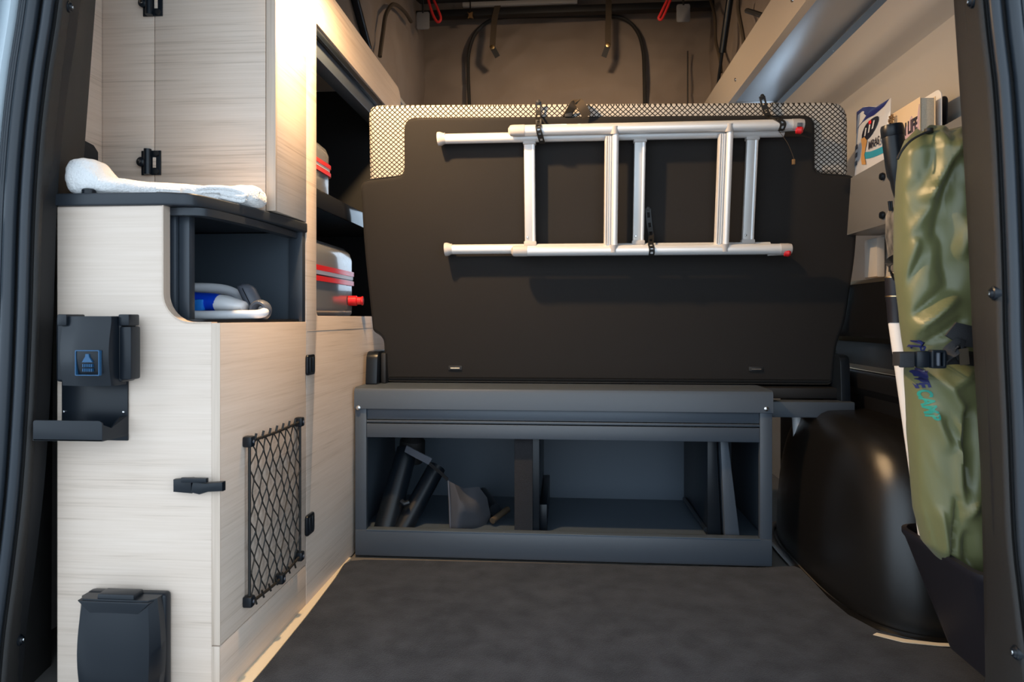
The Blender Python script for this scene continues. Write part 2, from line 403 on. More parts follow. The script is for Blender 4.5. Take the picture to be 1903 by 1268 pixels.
# zip arch of the canvas window
A = [at(px, py, Y=2.895) for px, py in ((874, 230), (872, 190), (870, 130), (872, 95), (884, 62), (908, 40), (940, 32), (1040, 30), (1130, 30), (1165, 38), (1186, 62), (1195, 95), (1197, 130), (1198, 190), (1198, 230))]
obj('zip_arch', tube(spline(A, 6), .0085, 8, flat=.7), M['cord'], tf)
for px in (775, 1278):
    obj('canvas_seam', tube([at(px, py, Y=2.905) for py in (95, 150, 210)], .003, 6), M['cord'], tf)
obj('header_bar', box(-.62, .60, 2.80, 2.84, 1.843, 1.872, .004), M['blkmat'], tf)
obj('header_light_strip', box(-.42, .05, 2.78, 2.80, 1.874, 1.890, .002), M['ceil'], tf)
for n, pts in (('a', ((928, 0), (920, 30), (917, 60), (915, 88))), ('b', ((1131, 0), (1131, 30), (1130, 55), (1130, 84)))):
    t = obj('hanging_strap', strip(spline([at(px, py, Y=2.79) for px, py in pts], 4), (1, 0, 0), .024, .003), M['strapb'], label='brown webbing strap hanging in front of the %s end of the canvas zip arch' % ('left' if n == 'a' else 'right'), cat='strap')
    e = at(*pts[-1], Y=2.785)
    obj('snap', lathe([(.010, 0), (.009, .004), (0, .006)], axisM(e, (0, -1, 0)), 12), M['brass'], t)
    q = (10, 18) if n == 'a' else (-8, 22)
    obj('strap_tail', strip([e, at(pts[-1][0]+q[0], pts[-1][1]+q[1], Y=2.80)], (1, 0, 0), .022, .004), M['cord'], t)
for i, (pts, lb) in enumerate((([(796, 0), (804, 26), (813, 41), (819, 32), (806, 0)], 'left'), ([(1240, 0), (1228, 25), (1224, 34), (1231, 34), (1246, 0)], 'right'))):
    obj('cord_loop', tube(spline([at(px, py, Y=2.60) for px, py in pts], 5), .005, 8), M['redcord'], label='red cord loop hanging in the %s upper corner of the tent' % lb, cat='cord')
for (px, py, lb) in ((786, 38, 'left'), (1270, 24, 'right')):
    c = at(px, py, Y=2.72)
    p = obj('corner_tab', prism(rrect(c.x-.026, c.x+.026, c.z-.035, c.z+.035, .008), 'y', c.y, c.y+.006, .001), M['greyp'], label='small grey plastic tab in the %s top corner of the tent' % lb, cat='tab')
    obj('tab_cord', tube([c+Vector((0, 0, .03)), c+Vector((.0, .0, .09))], .004, 6), M['cord'], p)
t = obj('wooden_toggle', prism([(at(874, 20, Y=2.78).x+dx, at(874, 28, Y=2.78).z+dz) for dx, dz in ((-.012, .012), (-.004, .006), (.010, .012), (.008, -.004), (.014, -.016), (-.002, -.010), (-.010, -.014), (-.006, 0))], 'y', 2.775, 2.785, .001), M['fleck'], label='small tan toggle hanging left of the canvas zip arch', cat='toggle')
obj('toggle_cord', tube([at(874, 20, Y=2.78), at(874, -8, Y=2.78)], .003, 6), M['cord'], t)
# gas struts and slack cords on the canvas sides
t = thing('gas_strut', at(1330, 185, X=.55), 'black gas strut standing along the right canvas side', 'gas strut')
obj('strut_body', tube([at(1360, -25, X=.585), at(1342, 98, X=.57)], .0125, 12), M['blk'], t)
obj('strut_rod', tube([at(1342, 98, X=.57), at(1330, 190, X=.565)], .006, 10), M['steel' if 0 else 'blk'], t)
t = thing('gas_strut', at(700, 90, X=-.60), 'black gas strut standing along the left canvas side', 'gas strut')
obj('strut_body', tube([at(655, -20, X=-.60), at(684, 90, X=-.60)], .012, 12), M['blk'], t)
obj('strut_rod', tube([at(684, 90, X=-.60), at(705, 170, X=-.60)], .006, 10), M['blk'], t)
def cordobj(pts, X, r, lb, m='strapb'):
    obj('slack_cord', tube(spline([at(px, py, X=X) for px, py in pts], 5), r, 7), M[m], label=lb, cat='cord')
cordobj(((1320, 0), (1328, 30), (1330, 75), (1338, 110), (1340, 135)), .578, .006, 'slack brown cord running down the right canvas beside the gas strut')
cordobj(((1372, 0), (1372, 20), (1380, 65), (1386, 105)), .575, .007, 'dark cord hanging on the right canvas next to the beige hatch frame')
cordobj(((1388, 20), (1410, 27), (1434, 36)), .56, .008, 'short thick black cord bridging the right canvas and the hatch frame', 'cord')
cordobj(((706, 105), (712, 60), (718, 25), (732, 8), (752, 22), (764, 40)), -.585, .007, 'looped brown cord sagging across the left canvas')

# ------------------------------------------------------------------ pillars, seals, body edge
BL = [(0, 110), (126, 91), (252, 76), (400, 66), (600, 60), (760, 53), (920, 42), (1060, 26), (1180, 10), (1268, 2)]
BR = [(0, 1826), (150, 1843), (303, 1853), (505, 1861), (640, 1864), (790, 1871), (990, 1879), (1088, 1889), (1187, 1901), (1268, 1912)]
IL = [(0, 181), (120, 172), (240, 163), (368, 153), (386, 104), (700, 101), (1268, 98)]
IR = [(0, 1770), (227, 1785), (404, 1795), (626, 1805), (890, 1821), (1100, 1826), (1268, 1829)]
def curve(tab, Y, n):
    pts = [at(px, py, Y=Y) for py, px in tab]
    a, b_ = pts[0], pts[1]
    top = a+(a-b_)*((1.37-a.z)/(a.z-b_.z)); top.x += (a.x-top.x)*.2
    c, d = pts[-1], pts[-2]
    bot = c+(c-d)*((c.z+.02)/(d.z-c.z))*.999; bot.z = -.02
    return spline([top]+pts+[bot], n)
def xat(cv, z):
    for p, q in zip(cv, cv[1:]):
        if p.z >= z >= q.z: return q.x+(p.x-q.x)*(z-q.z)/max(p.z-q.z, 1e-6)
    return cv[0].x if z > cv[0].z else cv[-1].x
ZS = [1.37-i*(1.39/48) for i in range(49)]
for n, (B, I, yb, YI, s, num) in enumerate(((BL, IL, .955, 1.10, -1, 1), (BR, IR, .865, .95, 1, 2))):
    cb, ci = curve(B, yb, 6), curve(I, YI, 1); K = yb/.8
    rings = []
    for z in ZS:
        xb, xi = xat(cb, z), xat(ci, z)
        rings.append([Vector(p) for p in ((xb+s*.012, yb+.012, z), (xb+s*.004, yb+.003, z), (xb, yb, z), (xb-s*.003, yb+.002, z), (xb-s*.004, yb+.006, z), (xi+(xb-xi)*.12, yb+(YI-yb)*.85, z), (xi, yb+(YI-yb)*.97, z), (xi+s*.003, YI, z), (xi+s*.12, YI+.002, z), (xi+s*.14, yb+.04, z))])
    tr = obj('trim_%d' % num, loft(rings), M['pil'], kind='structure', ang=50, label='dark grained %s pillar trim of the tailgate opening' % ('left' if s < 0 else 'right'))
    for (px, py) in (((83, 545), (36, 1190), (127, 12)) if s < 0 else ((1848, 545), (1890, 1213), (1808, 2))):
        # bolt sits on the trim face between bead and inner edge
        best = None
        for k in range(80):
            Y = yb+.006+k*((YI-yb)*.85-.006)/80; p = at(px, py, Y=Y); xb, xi = xat(cb, p.z), xat(ci, p.z)
            xe = xi+(xb-xi)*.12; xs_ = xb-s*.004+(xe-xb+s*.004)*((Y-yb-.006)/((YI-yb)*.85-.006))
            if best is None or abs(xs_-p.x) < best[0]: best = (abs(xs_-p.x), p, Vector(((YI-yb)*.85-.006, -(xe-xb+s*.004), 0)))
        nrm = best[2].normalized()*(-s); p = best[1]+nrm*.001
        bo = obj('bolt', lathe([(.0085, -.006), (.0085, .001), (.0070, .0022), (.0062, .002), (.005, .0045), (.003, .0048), (0, .004)], axisM(p, nrm), 18), M['blk'], tr)
        obj('bolt_socket', lathe([(.0028, .0040), (.0024, .0056), (0, .0057)], axisM(p, nrm), 6), M['steel'], bo)
    sl = thing('door_seal', (cb[-1].x+s*.02, yb, 0), 'black ribbed rubber tailgate seal on the %s edge of the opening' % ('left' if s < 0 else 'right'), 'seal')
    for nm, off, r, dy in (('inner_bead', .0105, .0062, -.003), ('outer_bead', .0265, .0072, -.008)):
        obj(nm, tube([Vector((xat(cb, z)+s*off*K, yb+dy*K, z)) for z in ZS], r*K, 12, up=(0, 1, 0)), M['seal'], sl)
    for off, r in ((.0355, .0022), (.0385, .0022), (.0412, .0022)):
        obj('rib', tube([Vector((xat(cb, z)+s*off*K, yb-.010*K, z)) for z in ZS], r*K, 8, up=(0, 1, 0)), M['seal'], sl)
    rings = [[Vector((xat(cb, z)+s*o_*K, yb+(y-.8)*K, z)) for o_, y in ((.004, .806), (.040, .794), (.0430, .797), (.0430, .84), (.004, .84))] for z in ZS]
    obj('seal_base', loft(rings), M['blkmat'], sl)
    # painted body edge outside the seal
    rings = [[Vector((xat(cb, z)+s*o_*K, yb+(y-.8)*K, z)) for o_, y in ((.0440, .84), (.0440, .80), (.050, .785), (.075, .778), (.20, .785), (.26, .82), (.26, .90))] for z in ZS]
    bo = obj('trim_%d' % (num+3), loft(rings), M['body'], kind='structure', ang=50, label='pale painted body edge outside the %s tailgate seal' % ('left' if s < 0 else 'right'))
    if s < 0:
        for z0, z1, o0, o1, y in ((.835, 1.30, .056, .18, .755), (.795, .831, .050, .18, .765), (.62, .74, .052, .18, .76)):
            rr = [[Vector((xat(cb, z)-o_*K, yb+(yy-.8)*K, z)) for o_, yy in ((o0, .775), (o0, y+.008), (o0+.008, y), (o1, y), (o1, .775))] for z in [z0+(z1-z0)*k/10 for k in range(11)]]
            obj('tail_lamp', loft(rr), M['lampglass'], label='pale moulded tail lamp section at the far left edge, %s' % ('tallest and highest' if z1 > 1 else 'short one just below the tallest' if z0 > .7 else 'lowest of the three'), cat='lamp')
obj('trim_6', box(-.80, .66, .90, 1.00, 1.372, 1.384, .004), M['pil'], kind='structure', label='dark header above the tailgate opening')

tgp = [(.93, 1.41), (.80, 1.50), (.40, 1.60), (-.05, 1.66), (-.12, 1.62), (-.10, 1.71), (.42, 1.66), (.86, 1.56), (.97, 1.44)]
obj('door_1', prism(tgp, 'x', -.86, .72, .004), M['pil'], kind='structure', label='open tailgate raised above the rear opening')
# ------------------------------------------------------------------ carpet
cp = [(-.497, .92), (-.497, 1.10), (-.502, 1.30), (-.512, 1.50), (-.520, 1.575), (-.512, 1.596), (-.48, 1.606), (-.35, 1.612), (.1, 1.618), (.45, 1.626), (.505, 1.638), (.535, 1.642), (.545, 1.625), (.546, 1.54), (.545, 1.46), (.553, 1.38), (.58, 1.315), (.64, 1.262), (.72, 1.245), (.735, 1.20), (.735, .94), (.60, .975), (.55, .92)]
obj('floor_carpet', prism(cp, 'z', .001, .012, .004, 3), M['carpet'], label='charcoal velour floor carpet between the oak cabinets and the wheel arch', cat='carpet')
obj('carpet_trim', prism([(-.534, .92), (-.500, .92), (-.500, 1.10), (-.505, 1.30), (-.515, 1.50), (-.5225, 1.575), (-.520, 1.63), (-.534, 1.63)], 'z', .001, .007, .001), M['cream'], label='cream floor strip along the foot of the oak cabinets', cat='trim strip')

# ------------------------------------------------------------------ lower rear cabinet
YR = 1.005; YS = 1.354; ZN = .583; TH = .0135
lc = thing('washroom_cabinet', (-.67, 1.18, 0), 'pale oak rear cabinet with a curved open corner niche and side door', 'cabinet')
XP = at(303, 450, Y=YR).x
pts = [(XC-TH, .004), (XC-TH, ZN), (XP+.036+.012, ZN)]
for i in range(9):
    t = math.radians(270-90*i/8); pts.append((XP+.046+.046*math.cos(t), ZN+.046+.046*math.sin(t)))
pts += [(XP, .764), (-.7885, .764), (-.7885, .004)]
obj('rear_panel', prism(pts, 'y', YR, YR+.016, .0008), M['wood'], lc)
eb = [(XP-.0008, .764)]+[(XP+.046+.0468*math.cos(math.radians(180+90*i/10)), ZN+.046+.0468*math.sin(math.radians(180+90*i/10))) for i in range(11)]+[(XC-TH, ZN-.0008)]
eb2 = [(XP+.0012, .764)]+[(XP+.046+.0446*math.cos(math.radians(180+90*i/10)), ZN+.046+.0446*math.sin(math.radians(180+90*i/10))) for i in range(11)]+[(XC-TH, ZN+.0014)]
obj('panel_edge_band', prism(eb+eb2[::-1], 'y', YR-.0012, YR+.0165, 0), M['edge'], lc)
dr = obj('side_door', box(XC-TH, XC, YR+.001, YS-.0015, .0905, ZN, .0008), M['wood'], lc)
obj('door_edge_band', box(XC-TH, XC, YR-.0006, YR+.0012, .0905, ZN, .0004), M['edge'], dr)
pl = obj('plinth_panel', box(XC-TH, XC-.0005, YR+.001, YS-.0015, .004, .0885, .0008), M['wood'], lc)
obj('plinth_edge_band', box(XC-TH, XC-.0005, YR-.0006, YR+.0012, .004, .0885, .0004), M['edge'], pl)
obj('carcass', box(-.79, XC-TH-.004, YR+.018, YS-.004, .006, ZN-.012, 0), M['niche'], lc)
obj('niche_floor', prism([(-.79, YR+.018), (XP+.05, YR+.004), (XC-.004, YR+.004), (XC-.002, YS-.004), (-.79, YS-.004)], 'z', ZN-.011, ZN-.001, .001), M['niche'], lc)
obj('niche_back', box(-.79, XC-.030, YS-.016, YS-.003, ZN, .762, 0), M['niche'], lc)
obj('niche_edge_strip', box(XC-.029, XC-.001, YS-.020, YS-.003, ZN, .764, .001), M['post'], lc)
obj('niche_side', box(-.797, -.788, YR+.018, YS-.018, ZN, .762, 0), M['niche'], lc)
for i, (a, b_) in enumerate(((306, 328), (331, 352))):
    x0, x1 = at(a, 500, Y=1.036+i*.004).x, at(b_, 500, Y=1.036+i*.004).x
    obj('shutter_post', box(x0, x1, 1.034+i*.006, 1.052+i*.006, ZN, .762, .003), M['post'], lc)
def cornerpath(inset, z):
    o = [(XP+.0, YR+.012+inset), (XP+.03, YR+.012+inset), (XP+.055-inset*.4, YR+.03+inset), (XC-.012-inset, 1.16), (XC-.008-inset, 1.25), (XC-.006-inset, 1.335)]
    return spline([Vector((x, y, z)) for x, y in o], 6)
obj('shutter_track_bottom', strip(cornerpath(.008, ZN+.0025), (0, 0, 1), .006, .012), M['blk'], lc)
obj('shutter_track_top', strip(cornerpath(.014, .757), (0, 0, 1), .012, .018), M['top'], lc)
obj('track_cap', box(XC-.062, XC-.012, 1.20, 1.325, ZN, ZN+.0035, .001), M['blkmat'], lc)
# swing catch on the rear panel
la = thing('toggle_catch', at(375, 900, Y=YR-.012), 'black plastic toggle catch holding the oak side door shut', 'catch')
c = at(375, 900, Y=YR-.012)
def ppx(px, py, Y): p = at(px, py, Y=Y); return (p.x, p.z)
obj('catch_base', prism([ppx(328, 889, YR), ppx(362, 886, YR), ppx(362, 915, YR), ppx(328, 912, YR)], 'y', YR-.010, YR-.0002, .002), M['blk'], la)
obj('catch_cap', prism([ppx(347, 884, YR), ppx(394, 885, YR), ppx(394, 893, YR), ppx(347, 893, YR)], 'y', YR-.017, YR-.009, .0015), M['blk'], la)
obj('catch_hook', prism([ppx(366, 892, YR), ppx(392, 895, YR), ppx(421, 893, YR), ppx(421, 910, YR), ppx(394, 911, YR), ppx(378, 916, YR), ppx(362, 912, YR)], 'y', YR-.013, YR-.0012, .002), M['blk'], la)
# luggage net on the side door
net = thing('luggage_net', (XC+.008, 1.19, .12), 'black elastic luggage net clipped onto the oak side door', 'net')
y0, y1, z0n, z1n = 1.083, 1.297, .126, .388
XN = XC+.009
bmn = bmesh.new()
nc, nr = 7, 6
def npt(i, j):   # lattice of half steps
    u = i/(2*nc); v = j/(2*nr)
    return Vector((XN+.002*math.sin(i*3.1+j), y0+.004+u*(y1-y0-.006)+.0022*math.sin(j*1.7+i), z0n+v*(z1n-z0n)-.006*math.sin(u*math.pi)*(1-v)))
for i in range(2*nc+1):
    for j in range(2*nr+1):
        if (i+j) % 2 == 0:
            for d in (-1, 1):
                if 0 <= i+d <= 2*nc and j < 2*nr:
                    a, b_ = npt(i, j), npt(i+d, j+1); mid = (a+b_)/2+Vector((0, -d*.0022, 0))
                    q1 = a+(b_-a)*.25+Vector((0, -d*.0009, 0)); q2 = a+(b_-a)*.75+Vector((0, d*.0009, 0))
                    tube([a, q1, q2, b_], .00125, 5, bm=bmn)
obj('netting', bmn, M['cord'], net, kind='stuff')
for nm, pts in (('border_cord', [(y0, z0n), (y0, z1n)]), ('border_cord', [(y1, z0n), (y1, z1n)]), ('border_cord', [(y0, z1n), ((y0+y1)/2, z1n-.002), (y1, z1n)]), ('border_cord', [(y0, z0n-.004), ((y0*.5+y1*.5), z0n-.010), (y1, z0n)])):
    obj(nm, tube(spline([Vector((XN, *p)) for p in pts], 6), .0026, 8), M['cord'], net)
bmk = bmesh.new()
for k in range(nc):
    yk = y0+.018+k*(y1-y0-.02)/nc; tube([Vector((XN, yk, z1n-.004)), Vector((XN+.002, yk+.003, z1n+.010))], .0021, 5, bm=bmk)
    tube([Vector((XN, yk, z0n)), Vector((XN+.002, yk+.004, z0n-.014))], .0018, 5, bm=bmk)
obj('cord_knots', bmk, M['cord'], net, kind='stuff')
for (yy, zz) in ((y0, z0n), (y0, z1n), (y1, z0n), (y1, z1n), (y0*.42+y1*.58, z0n-.010)):
    cl = obj('clip', box(XC+.0002, XC+.016, yy-.008, yy+.008, zz-.009, zz+.009, .003), M['blk'], net)
    obj('clip_screw', lathe([(.003, 0), (.002, .001), (0, .0012)], axisM((XC+.016, yy, zz), (1, 0, 0)), 8), M['dgrey'], cl)
# flush hinges on the joint between the units
for k, (px, py) in enumerate(((574, 678), (573, 974))):
    p = at(px, py, X=XC); h = thing('flush_hinge', (XC, p.y, p.z-.022), 'black flush hinge on the oak joint, %s' % ('upper of two beside the door' if k == 0 else 'lower of two, right of the net'), 'hinge', 'flush hinges on the oak joint')
    obj('hinge_plate', prism(rrect(p.y-.021, p.y+.021, p.z-.021, p.z+.021, .007), 'x', XC+.0002, XC+.006, .002), M['blk'], h)
    obj('hinge_leaf', box(XC+.005, XC+.0085, p.y-.013, p.y-.003, p.z-.016, p.z+.016, .002), M['blk'], h)
    obj('hinge_leaf', box(XC+.005, XC+.0085, p.y+.003, p.y+.013, p.z-.016, p.z+.016, .002), M['blk'], h)

# worktop
wt = thing('worktop', (-.66, 1.17, .764), 'black curved worktop over the open corner niche', 'worktop')
wp = [(-.7885, YR-.006)]+[(v.x, v.y) for v in spline([Vector((XP+.0, YR-.004, 0)), Vector((XP+.022, YR+.002, 0)), Vector((XP+.046, YR+.022, 0)), Vector((XC-.020, 1.135, 0)), Vector((XC-.004, 1.25, 0)), Vector((XC+.002, YS-.001, 0))], 6)]+[(-.84, YS-.001), (-.84, 1.10), (-.7885, 1.06)]
obj('top_board', prism(wp, 'z', .764, .784, .003, 3), M['top'], wt)
obj('rim_cap', lathe([(.010, 0), (.010, .006), (.008, .008), (0, .0085)], Matrix.Translation((at(172, 365, Y=1.02).x, 1.012, .784)), 20), M['blk'], label='small black round cap on the worktop under the towel roll', cat='cap')

# ------------------------------------------------------------------ upper cabinet
YU = 1.206; ZT = 1.32
uc = thing('wardrobe_cabinet', (-.69, 1.3, .785), 'pale oak upper cabinet with a black hinged rear door above the worktop', 'cabinet')
xa, xb_, xc_ = at(190, 300, Y=YU).x, at(287, 300, Y=YU).x, XC-.018
obj('fixed_panel', box(xa, xb_-.001, YU, YU+.014, .786, 1.375, .0008), M['wood'], uc)
ud = obj('door', box(xb_+.001, xc_-.0015, YU, YU+.014, .786, 1.375, .0008), M['wood'], uc)
obj('corner_post', box(xc_, XC, YU-.001, YU+.006, .786, 1.375, .0008), M['edge'], uc)
obj('side_panel', box(xc_, XC, YU+.006, YS-.001, .786, 1.375, .0008), M['wood'], uc)
obj('carcass', box(xa+.002, xc_-.002, YU+.018, YS-.004, .79, 1.37, 0), M['niche'], uc)
rp = obj('return_panel', box(xa-.012, xa-.0005, 1.04, YU+.013, .786, 1.375, .0008), M['wood'], uc)
for (px, py) in ((282, 303), (285, 8)):
    p = at(px, py, Y=YU)
    hg = obj('hinge', prism([(p.x-.018, p.z-.023), (p.x+.019, p.z-.023), (p.x+.019, p.z+.022), (p.x-.018, p.z+.022)], 'y', YU-.004, YU-.0002, .001), M['blk'], uc)
    obj('hinge_barrel', lathe([(.0065, -.023), (.0065, .024)], Matrix.Translation((p.x-.003, YU-.008, p.z)), 14), M['blk'], hg)
    obj('hinge_tip', lathe([(.009, 0), (.009, .004), (.004, .007), (0, .007)], axisM((p.x-.016, YU-.004, p.z+.001), (0, -1, 0)), 14), M['blk'], hg)
    obj('hinge_screw', lathe([(.0035, .007), (.003, .0085), (0, .009)], axisM((p.x-.0165, YU-.004, p.z+.001), (0, -1, 0)), 8), M['steel'], hg)
    for dz in (-.017, .016): obj('hinge_screw_cap', lathe([(.0052, 0), (.0048, .0035), (0, .004)], axisM((p.x+.0125, YU-.004, p.z+dz), (0, -1, 0)), 12), M['blkmat'], hg)
    obj('hinge_window', box(p.x+.005, p.x+.011, YU-.0055, YU-.0038, p.z-.010, p.z+.009, .0005), M['wood'], hg)
# usb panel on the return
up = thing('charging_panel', (xa, 1.17, .80), 'black charging socket panel on the oak return beside the left pillar', 'socket')
uy0, uy1 = 1.06, 1.19
obj('panel_plate', prism([(uy0, .85), (uy1-.01, .85), (uy1, .86), (uy1, .895), (uy1-.012, .905), (uy0, .918)], 'x', xa, xa+.004, .001), M['blk'], up)
obj('socket_slot', box(xa+.0035, xa+.005, 1.135, 1.16, .868, .876, .0004), M['blkmat'], up)
for zz in (.884, .876): obj('indicator', box(xa+.0035, xa+.0048, 1.120, 1.129, zz, zz+.0015, 0), M['white'], up)

# ------------------------------------------------------------------ tall side cabinet with shelves
tc = thing('galley_cabinet', (-.74, 1.75, 0), 'tall pale oak side cabinet with an open shelf compartment beside the seat', 'cabinet')
YF = 2.155
outer = [(YS, .004), (YF, .004), (YF, ZT-.05)]+[(YF-.045+.045*math.cos(math.radians(a)), ZT-.045+.045*math.sin(math.radians(a))) for a in (15, 35, 55, 75, 90)]+[(YS, ZT)]
hole = rrect(1.410, 2.09, .5955, 1.216, [.02, .004, .012, .02])
obj('side_panel', prism(outer, 'x', XC-TH, XC, .0008, holes=[hole]), M['wood'], tc)
obj('seam_line', box(XC-.0004, XC+.0003, YS+.002, YF, .5635, .5645, 0), M['edge'], tc)
obj('top_panel', box(-.96, XC-TH, YS, YF, ZT-.012, ZT-.001, 0), M['wood'], tc)
obj('back_lining', box(-.955, -.945, YS+.002, YF-.01, .01, ZT-.015, 0), M['blkmat'], tc)
obj('near_lining', box(-.945, XC-TH-.001, YS+.001, YS+.010, .01, ZT-.015, 0), M['blkmat'], tc)
obj('far_lining', box(-.945, XC-TH-.001, 2.10, 2.115, .01, ZT-.015, 0), M['blkmat'], tc)
obj('compartment_floor', box(-.945, XC-TH-.001, YS+.011, 2.099, .585, .5952, 0), M['blkmat'], tc)
sh = obj('shelf', box(-.945, XC-.020, YS+.011, 2.099, .846, .864, .002), M['niche'], tc)
obj('shelf_lip', box(XC-.020, XC-.0145, YS+.011, 2.099, .834, .874, .001), M['shelf'], sh)
obj('track_rail', box(XC-.050, XC-.0145, YS+.06, 2.095, 1.160, 1.214, .002), M['anth'], tc)
obj('track_lip', box(XC-.0145, XC-.004, YS+.06, 2.08, 1.196, 1.214, .002), M['blk'], tc)

# storage cases
def case(name, x1, y0, y1, z0, h, lb, latch):
    t = thing(name, (x1-.11, (y0+y1)/2, z0), lb, 'box', 'grey cases with red bands on the cabinet shelves')
    zb = z0+h*.44
    def ring(ins, z, r): return [Vector((x, y, z)) for x, y in rrect(x1-.22+ins, x1-ins, y0+ins, y1-ins, r, 5)]
    obj('base', loft([ring(.006, z0, .025), ring(.001, z0+.008, .03), ring(0, z0+.02, .032), ring(0, zb, .032)]), M['case'], t)
    obj('lid', loft([ring(0, zb+h*.20, .032), ring(0, z0+h*.80, .032), ring(.004, z0+h*.90, .036), ring(.014, z0+h*.97, .04), ring(.03, z0+h, .04)]), M['case'], t)
    for k, (f0, f1, mm, g) in enumerate(((0, .065, 'bandred', -.004), (.065, .085, 'blk', -.001), (.085, .135, 'bandw', -.002), (.135, .20, 'bandred', -.004))):
        obj(('red_band', 'gasket', 'white_band', 'red_band')[k], loft([ring(g, zb+h*f0, .032), ring(g, zb+h*f1, .032)]), M[mm], t)
    if latch:
        yl = y1-.055
        kb = obj('latch_knob', lathe([(.013, 0), (.013, .02), (.010, .022), (.010, .032), (.012, .034), (.011, .037), (0, .037)], axisM((x1, yl, z0+h*.22), (1, .12, 0)), 18), M['red'], t)
    return t
case('storage_case', -.552, 1.40, 1.765, .596, .178, 'smoke grey case with red bands and a red knob on the compartment floor', True)
case('storage_case', -.556, 1.37, 1.60, .8645, .135, 'smoke grey case with red bands standing on the glossy black shelf', False)

# ------------------------------------------------------------------ rear panel fittings
def lidbox(): pass
so = thing('shower_outlet', at(172, 718, Y=YR), 'black flip-lid shower outlet box with a blue shower icon on the rear panel', 'outlet box')
def Q(px, py, Y): p = at(px, py, Y=Y); return p
YO = .952
obj('housing', box(at(222, 600, Y=.97).x-.10, at(240, 600, Y=.985).x, .968, YR-.0008, at(200, 711, Y=.97).z, at(200, 588, Y=.99).z, .005, 3), M['blk'], so)
x0, x1 = at(106, 650, Y=YO).x, at(208, 650, Y=YO).x; zt, zb = at(200, 588, Y=YO).z, at(200, 718, Y=YO).z
rings = []
for k in range(13):
    t = k/12; z = zb+(zt-zb)*t; bul = .010*math.sin(math.pi*min(1, t*1.1))
    rings.append([Vector(p) for p in ((x0, .985, z), (x0, YO+.012-bul*.3, z), (x0+.006, YO+.004-bul*.6, z), (x0+.03, YO-bul, z), ((x0+x1)/2, YO-.003-bul, z), (x1-.02, YO-bul, z), (x1-.003, YO+.003-bul*.6, z), (x1, YO+.01-bul*.3, z), (x1, .985, z))])
lid = obj('lid', loft(rings), M['blk'], so, ang=30)
obj('hinge_block', box(x0+.001, x0+.016, YO-.002, .99, zt-.014, zt+.003, .002), M['blk'], so)
obj('hinge_block', box(x1+.001, x1+.018, YO+.012, .99, zt-.014, zt+.003, .002), M['blk'], so)
obj('side_wing', box(x1+.001, x1+.020, YO+.014, .99, zb+.008, zt-.015, .003), M['blk'], so)
ic = at(161, 675, Y=YO-.014); yi = YO-.0130
fr = prism(rrect(ic.x-.0185, ic.x+.0185, ic.z-.0185, ic.z+.0185, .0012, 2), 'y', yi-.0003, yi+.005, 0, holes=[rrect(ic.x-.0172, ic.x+.0172, ic.z-.0172, ic.z+.0172, .001, 2)])
obj('icon_frame', fr, M['icon'], lid)
b = prism([(ic.x-.008, ic.z+.001), (ic.x+.008, ic.z+.001), (ic.x+.003, ic.z+.009), (ic.x+.0025, ic.z+.013), (ic.x-.0025, ic.z+.013), (ic.x-.003, ic.z+.009)], 'y', yi-.0003, yi+.005, 0)
for k in range(5):
    for j in range(2):
        xx = ic.x-.0064+k*.0032; box(xx-.0007, xx+.0007, yi-.0003, yi+.005, ic.z-.006-j*.0065, ic.z-.0015-j*.0065, 0, bm=b)
obj('icon_shower', b, M['icon'], lid)
br = thing('shelf_bracket', at(180, 820, Y=.98), 'black folded metal tray bracket below the shower outlet', 'bracket')
xl, xr = at(118, 760, Y=YR).x, at(240, 760, Y=YR).x; zb2, zt2 = at(200, 818, Y=YR).z, at(200, 705, Y=YR).z
obj('back_plate', box(xl, xr, YR-.004, YR-.0008, zb2, zt2, .0006), M['blk'], br)
YT = .950
xl2, xr2 = at(61, 800, Y=YT).x, at(190, 800, Y=YT).x; zf0, zf1 = at(120, 820, Y=YT).z, at(120, 782, Y=YT).z
obj('front_lip', prism(rrect(xl2, xr2, zf0, zf1, [.006, .004, .002, .001]), 'y', YT, YT+.0025, .0005), M['blk'], br)
obj('tray_base', prism([(xl2, YT), (xr2, YT), (xr, YR-.004), (xl, YR-.004)], 'z', zf0, zf0+.002, 0), M['blk'], br)
sl_ = bmesh.new()
v = [sl_.verts.new(p) for p in ((xr2, YT+.001, zf0), (xr, YR-.003, zf0), (xr, YR-.003, zf1+.001), (xr-.008, YR-.012, zf1-.001), (xr2+.006, YT+.012, zf1-.012), (xr2, YT+.001, zf1-.006))]
sl_.faces.new(v); r_ = bmesh.ops.extrude_face_region(sl_, geom=sl_.faces[:])
for q in r_['geom']:
    if isinstance(q, bmesh.types.BMVert): q.co.x -= .002
obj('side_lip', sl_, M['blk'], br)
for xx in (xl+.004, xr-.006): obj('rivet', lathe([(.0022, 0), (.0018, .0015), (0, .002)], axisM((xx, YR-.004, zf1+.006), (0, -1, 0)), 8), M['steel'], br)
sk = thing('mains_inlet', at(214, 1268, Y=YR), 'large black mains inlet flap low on the oak rear panel', 'outlet box')
YM = .963
X0, X1 = at(141, 1190, Y=YM).x, at(287, 1190, Y=YM).x; ztm = at(214, 1115, Y=YM).z; zbm = ztm-.155
obj('inlet_base', box(X0-.002, X1+.003, .985, YR-.0008, zbm+.004, ztm+.001, .006, 3), M['blk'], sk)
